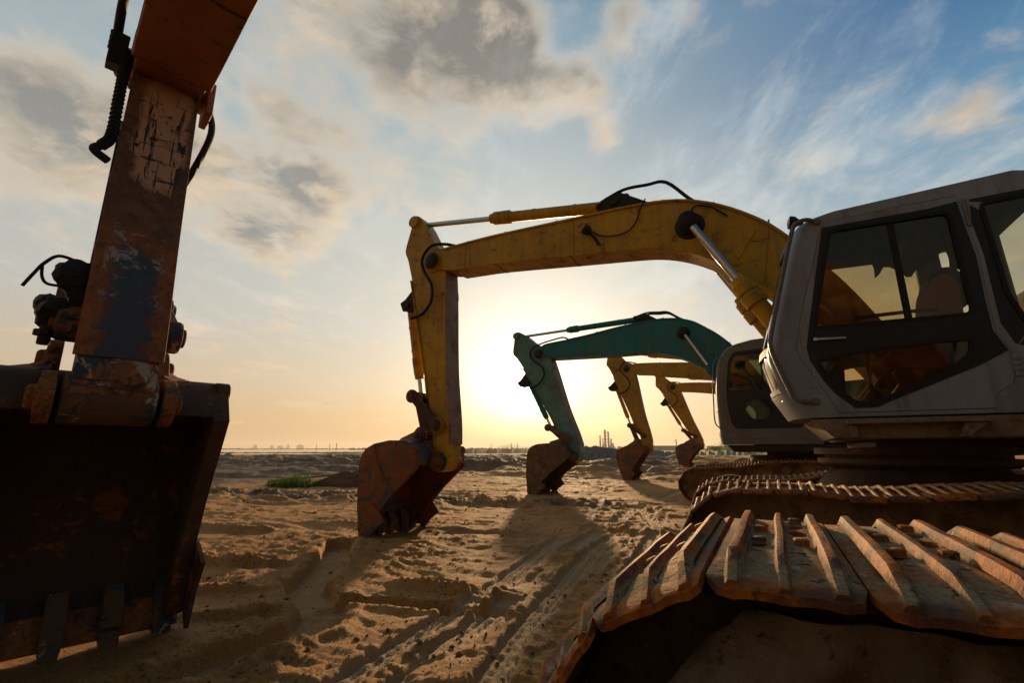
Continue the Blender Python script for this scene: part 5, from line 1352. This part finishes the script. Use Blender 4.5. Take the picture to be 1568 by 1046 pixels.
# thin cirrus streaks, drawn out along one wind direction
cv = t.mapping(cp, (1, 1, 1), (0, 0, 0), (0, 0, R(62)))
ci = t.noise(t.mapping(cv, (1.0, 2.2, 1), (1., 4., 0)), 1.8, 9, .62, .8)
ci2 = t.noise(t.mapping(cv, (1.5, 2.0, 1), (3., 9., 2)), 2.6, 9, .66, .6)
cm_ = t.m('MULTIPLY', t.ss(t.m('ADD', t.m('MULTIPLY', ci, .55), t.m('ADD', t.m('MULTIPLY', ci2, .45), blobs([(8, 28, 16, 9, .10), (-10, 26, 16, 8, .10), (-45, 15, 30, 7, .03)]))), .50, .74), t.ss(el, 4., 14.))
cirr = t.mix(t.ss(el, 34., 12.), (.62, .68, .70), (.84, .76, .68))
base = t.mix(t.m('MULTIPLY', cm_, .55), base, cirr)
# glow of the low sun through haze
gl = t.m('POWER', 2.718, t.m('MULTIPLY', t.m('POWER', t.m('DIVIDE', ang, 4.4), 1.3), -1.))
gl2 = t.m('POWER', 2.718, t.m('DIVIDE', ang, -15.))
hz_ = t.ss(el, -1., 8.)
base = t.mix(1., base, t.mix(gl2, (0, 0, 0), t.mix(hz_, (.46, .26, .09), (.60, .50, .36))), 'ADD')
base = t.mix(1., base, t.mix(t.m('MULTIPLY', gl, t.m('ADD', t.m('MULTIPLY', hz_, .85), .15)), (0, 0, 0), (1.7, 1.6, 1.42)), 'ADD')
# away from the sun the evening sky is dim
dim = t.ss(ang, 62., 122., 1., .42)
base = t.mix(1., base, t.n('ShaderNodeCombineColor', {0: dim, 1: t.m('MULTIPLY', dim, t.ss(ang, 64., 120., 1., .86)), 2: t.m('MULTIPLY', dim, t.ss(ang, 64., 120., 1., .68))}).outputs[0], 'MULTIPLY')
base = t.mix(t.ss(el, -.5, -6.), base, (.10, .07, .045))
t.L.new(base, bg.inputs[0]); bg.inputs[1].default_value = 1.0

L = bpy.data.lights.new('sun', 'SUN'); L.energy = 5.0; L.angle = R(2.2); L.color = (1., .66, .34)
lo = bpy.data.objects.new('sun', L); COL.objects.link(lo); lo.rotation_euler = Vector(sv).to_track_quat('Z', 'Y').to_euler()

# ------------------------------------------------------------------ haze
hb = MB(); hb.box(-5600, 5600, -5600, 5600, -1.7, 82); hz_o = hb.build('haze', None, smooth=0)
hm_ = bpy.data.materials.new('haze_air'); hm_.use_nodes = True; t = NT(hm_.node_tree); t.N.clear()
o_ = t.n('ShaderNodeOutputMaterial'); v_ = t.n('ShaderNodeVolumePrincipled', {'Color': (.92, .86, .78, 1), 'Density': 2.2e-4, 'Anisotropy': .35})
t.L.new(v_.outputs[0], o_.inputs['Volume']); hz_o.data.materials.append(hm_); hz_o['kind'] = 'stuff'

# ------------------------------------------------------------------ camera
cam = bpy.data.cameras.new('camera'); cam.sensor_width = 36.; cam.lens = 36 * 697 / 1568; cam.clip_start = .05; cam.clip_end = 20000
co = bpy.data.objects.new('camera', cam); COL.objects.link(co); co.location = (0, 0, 1.2)
co.rotation_euler = (R(90) + math.atan2(165, 697), 0, R(28.8))
S.camera = co
S.view_settings.view_transform = 'Standard'; S.view_settings.look = 'None'; S.view_settings.gamma = 1; S.view_settings.exposure = 0
S.cycles.max_bounces = 7; S.cycles.transparent_max_bounces = 12; S.cycles.caustics_reflective = False; S.cycles.caustics_refractive = False
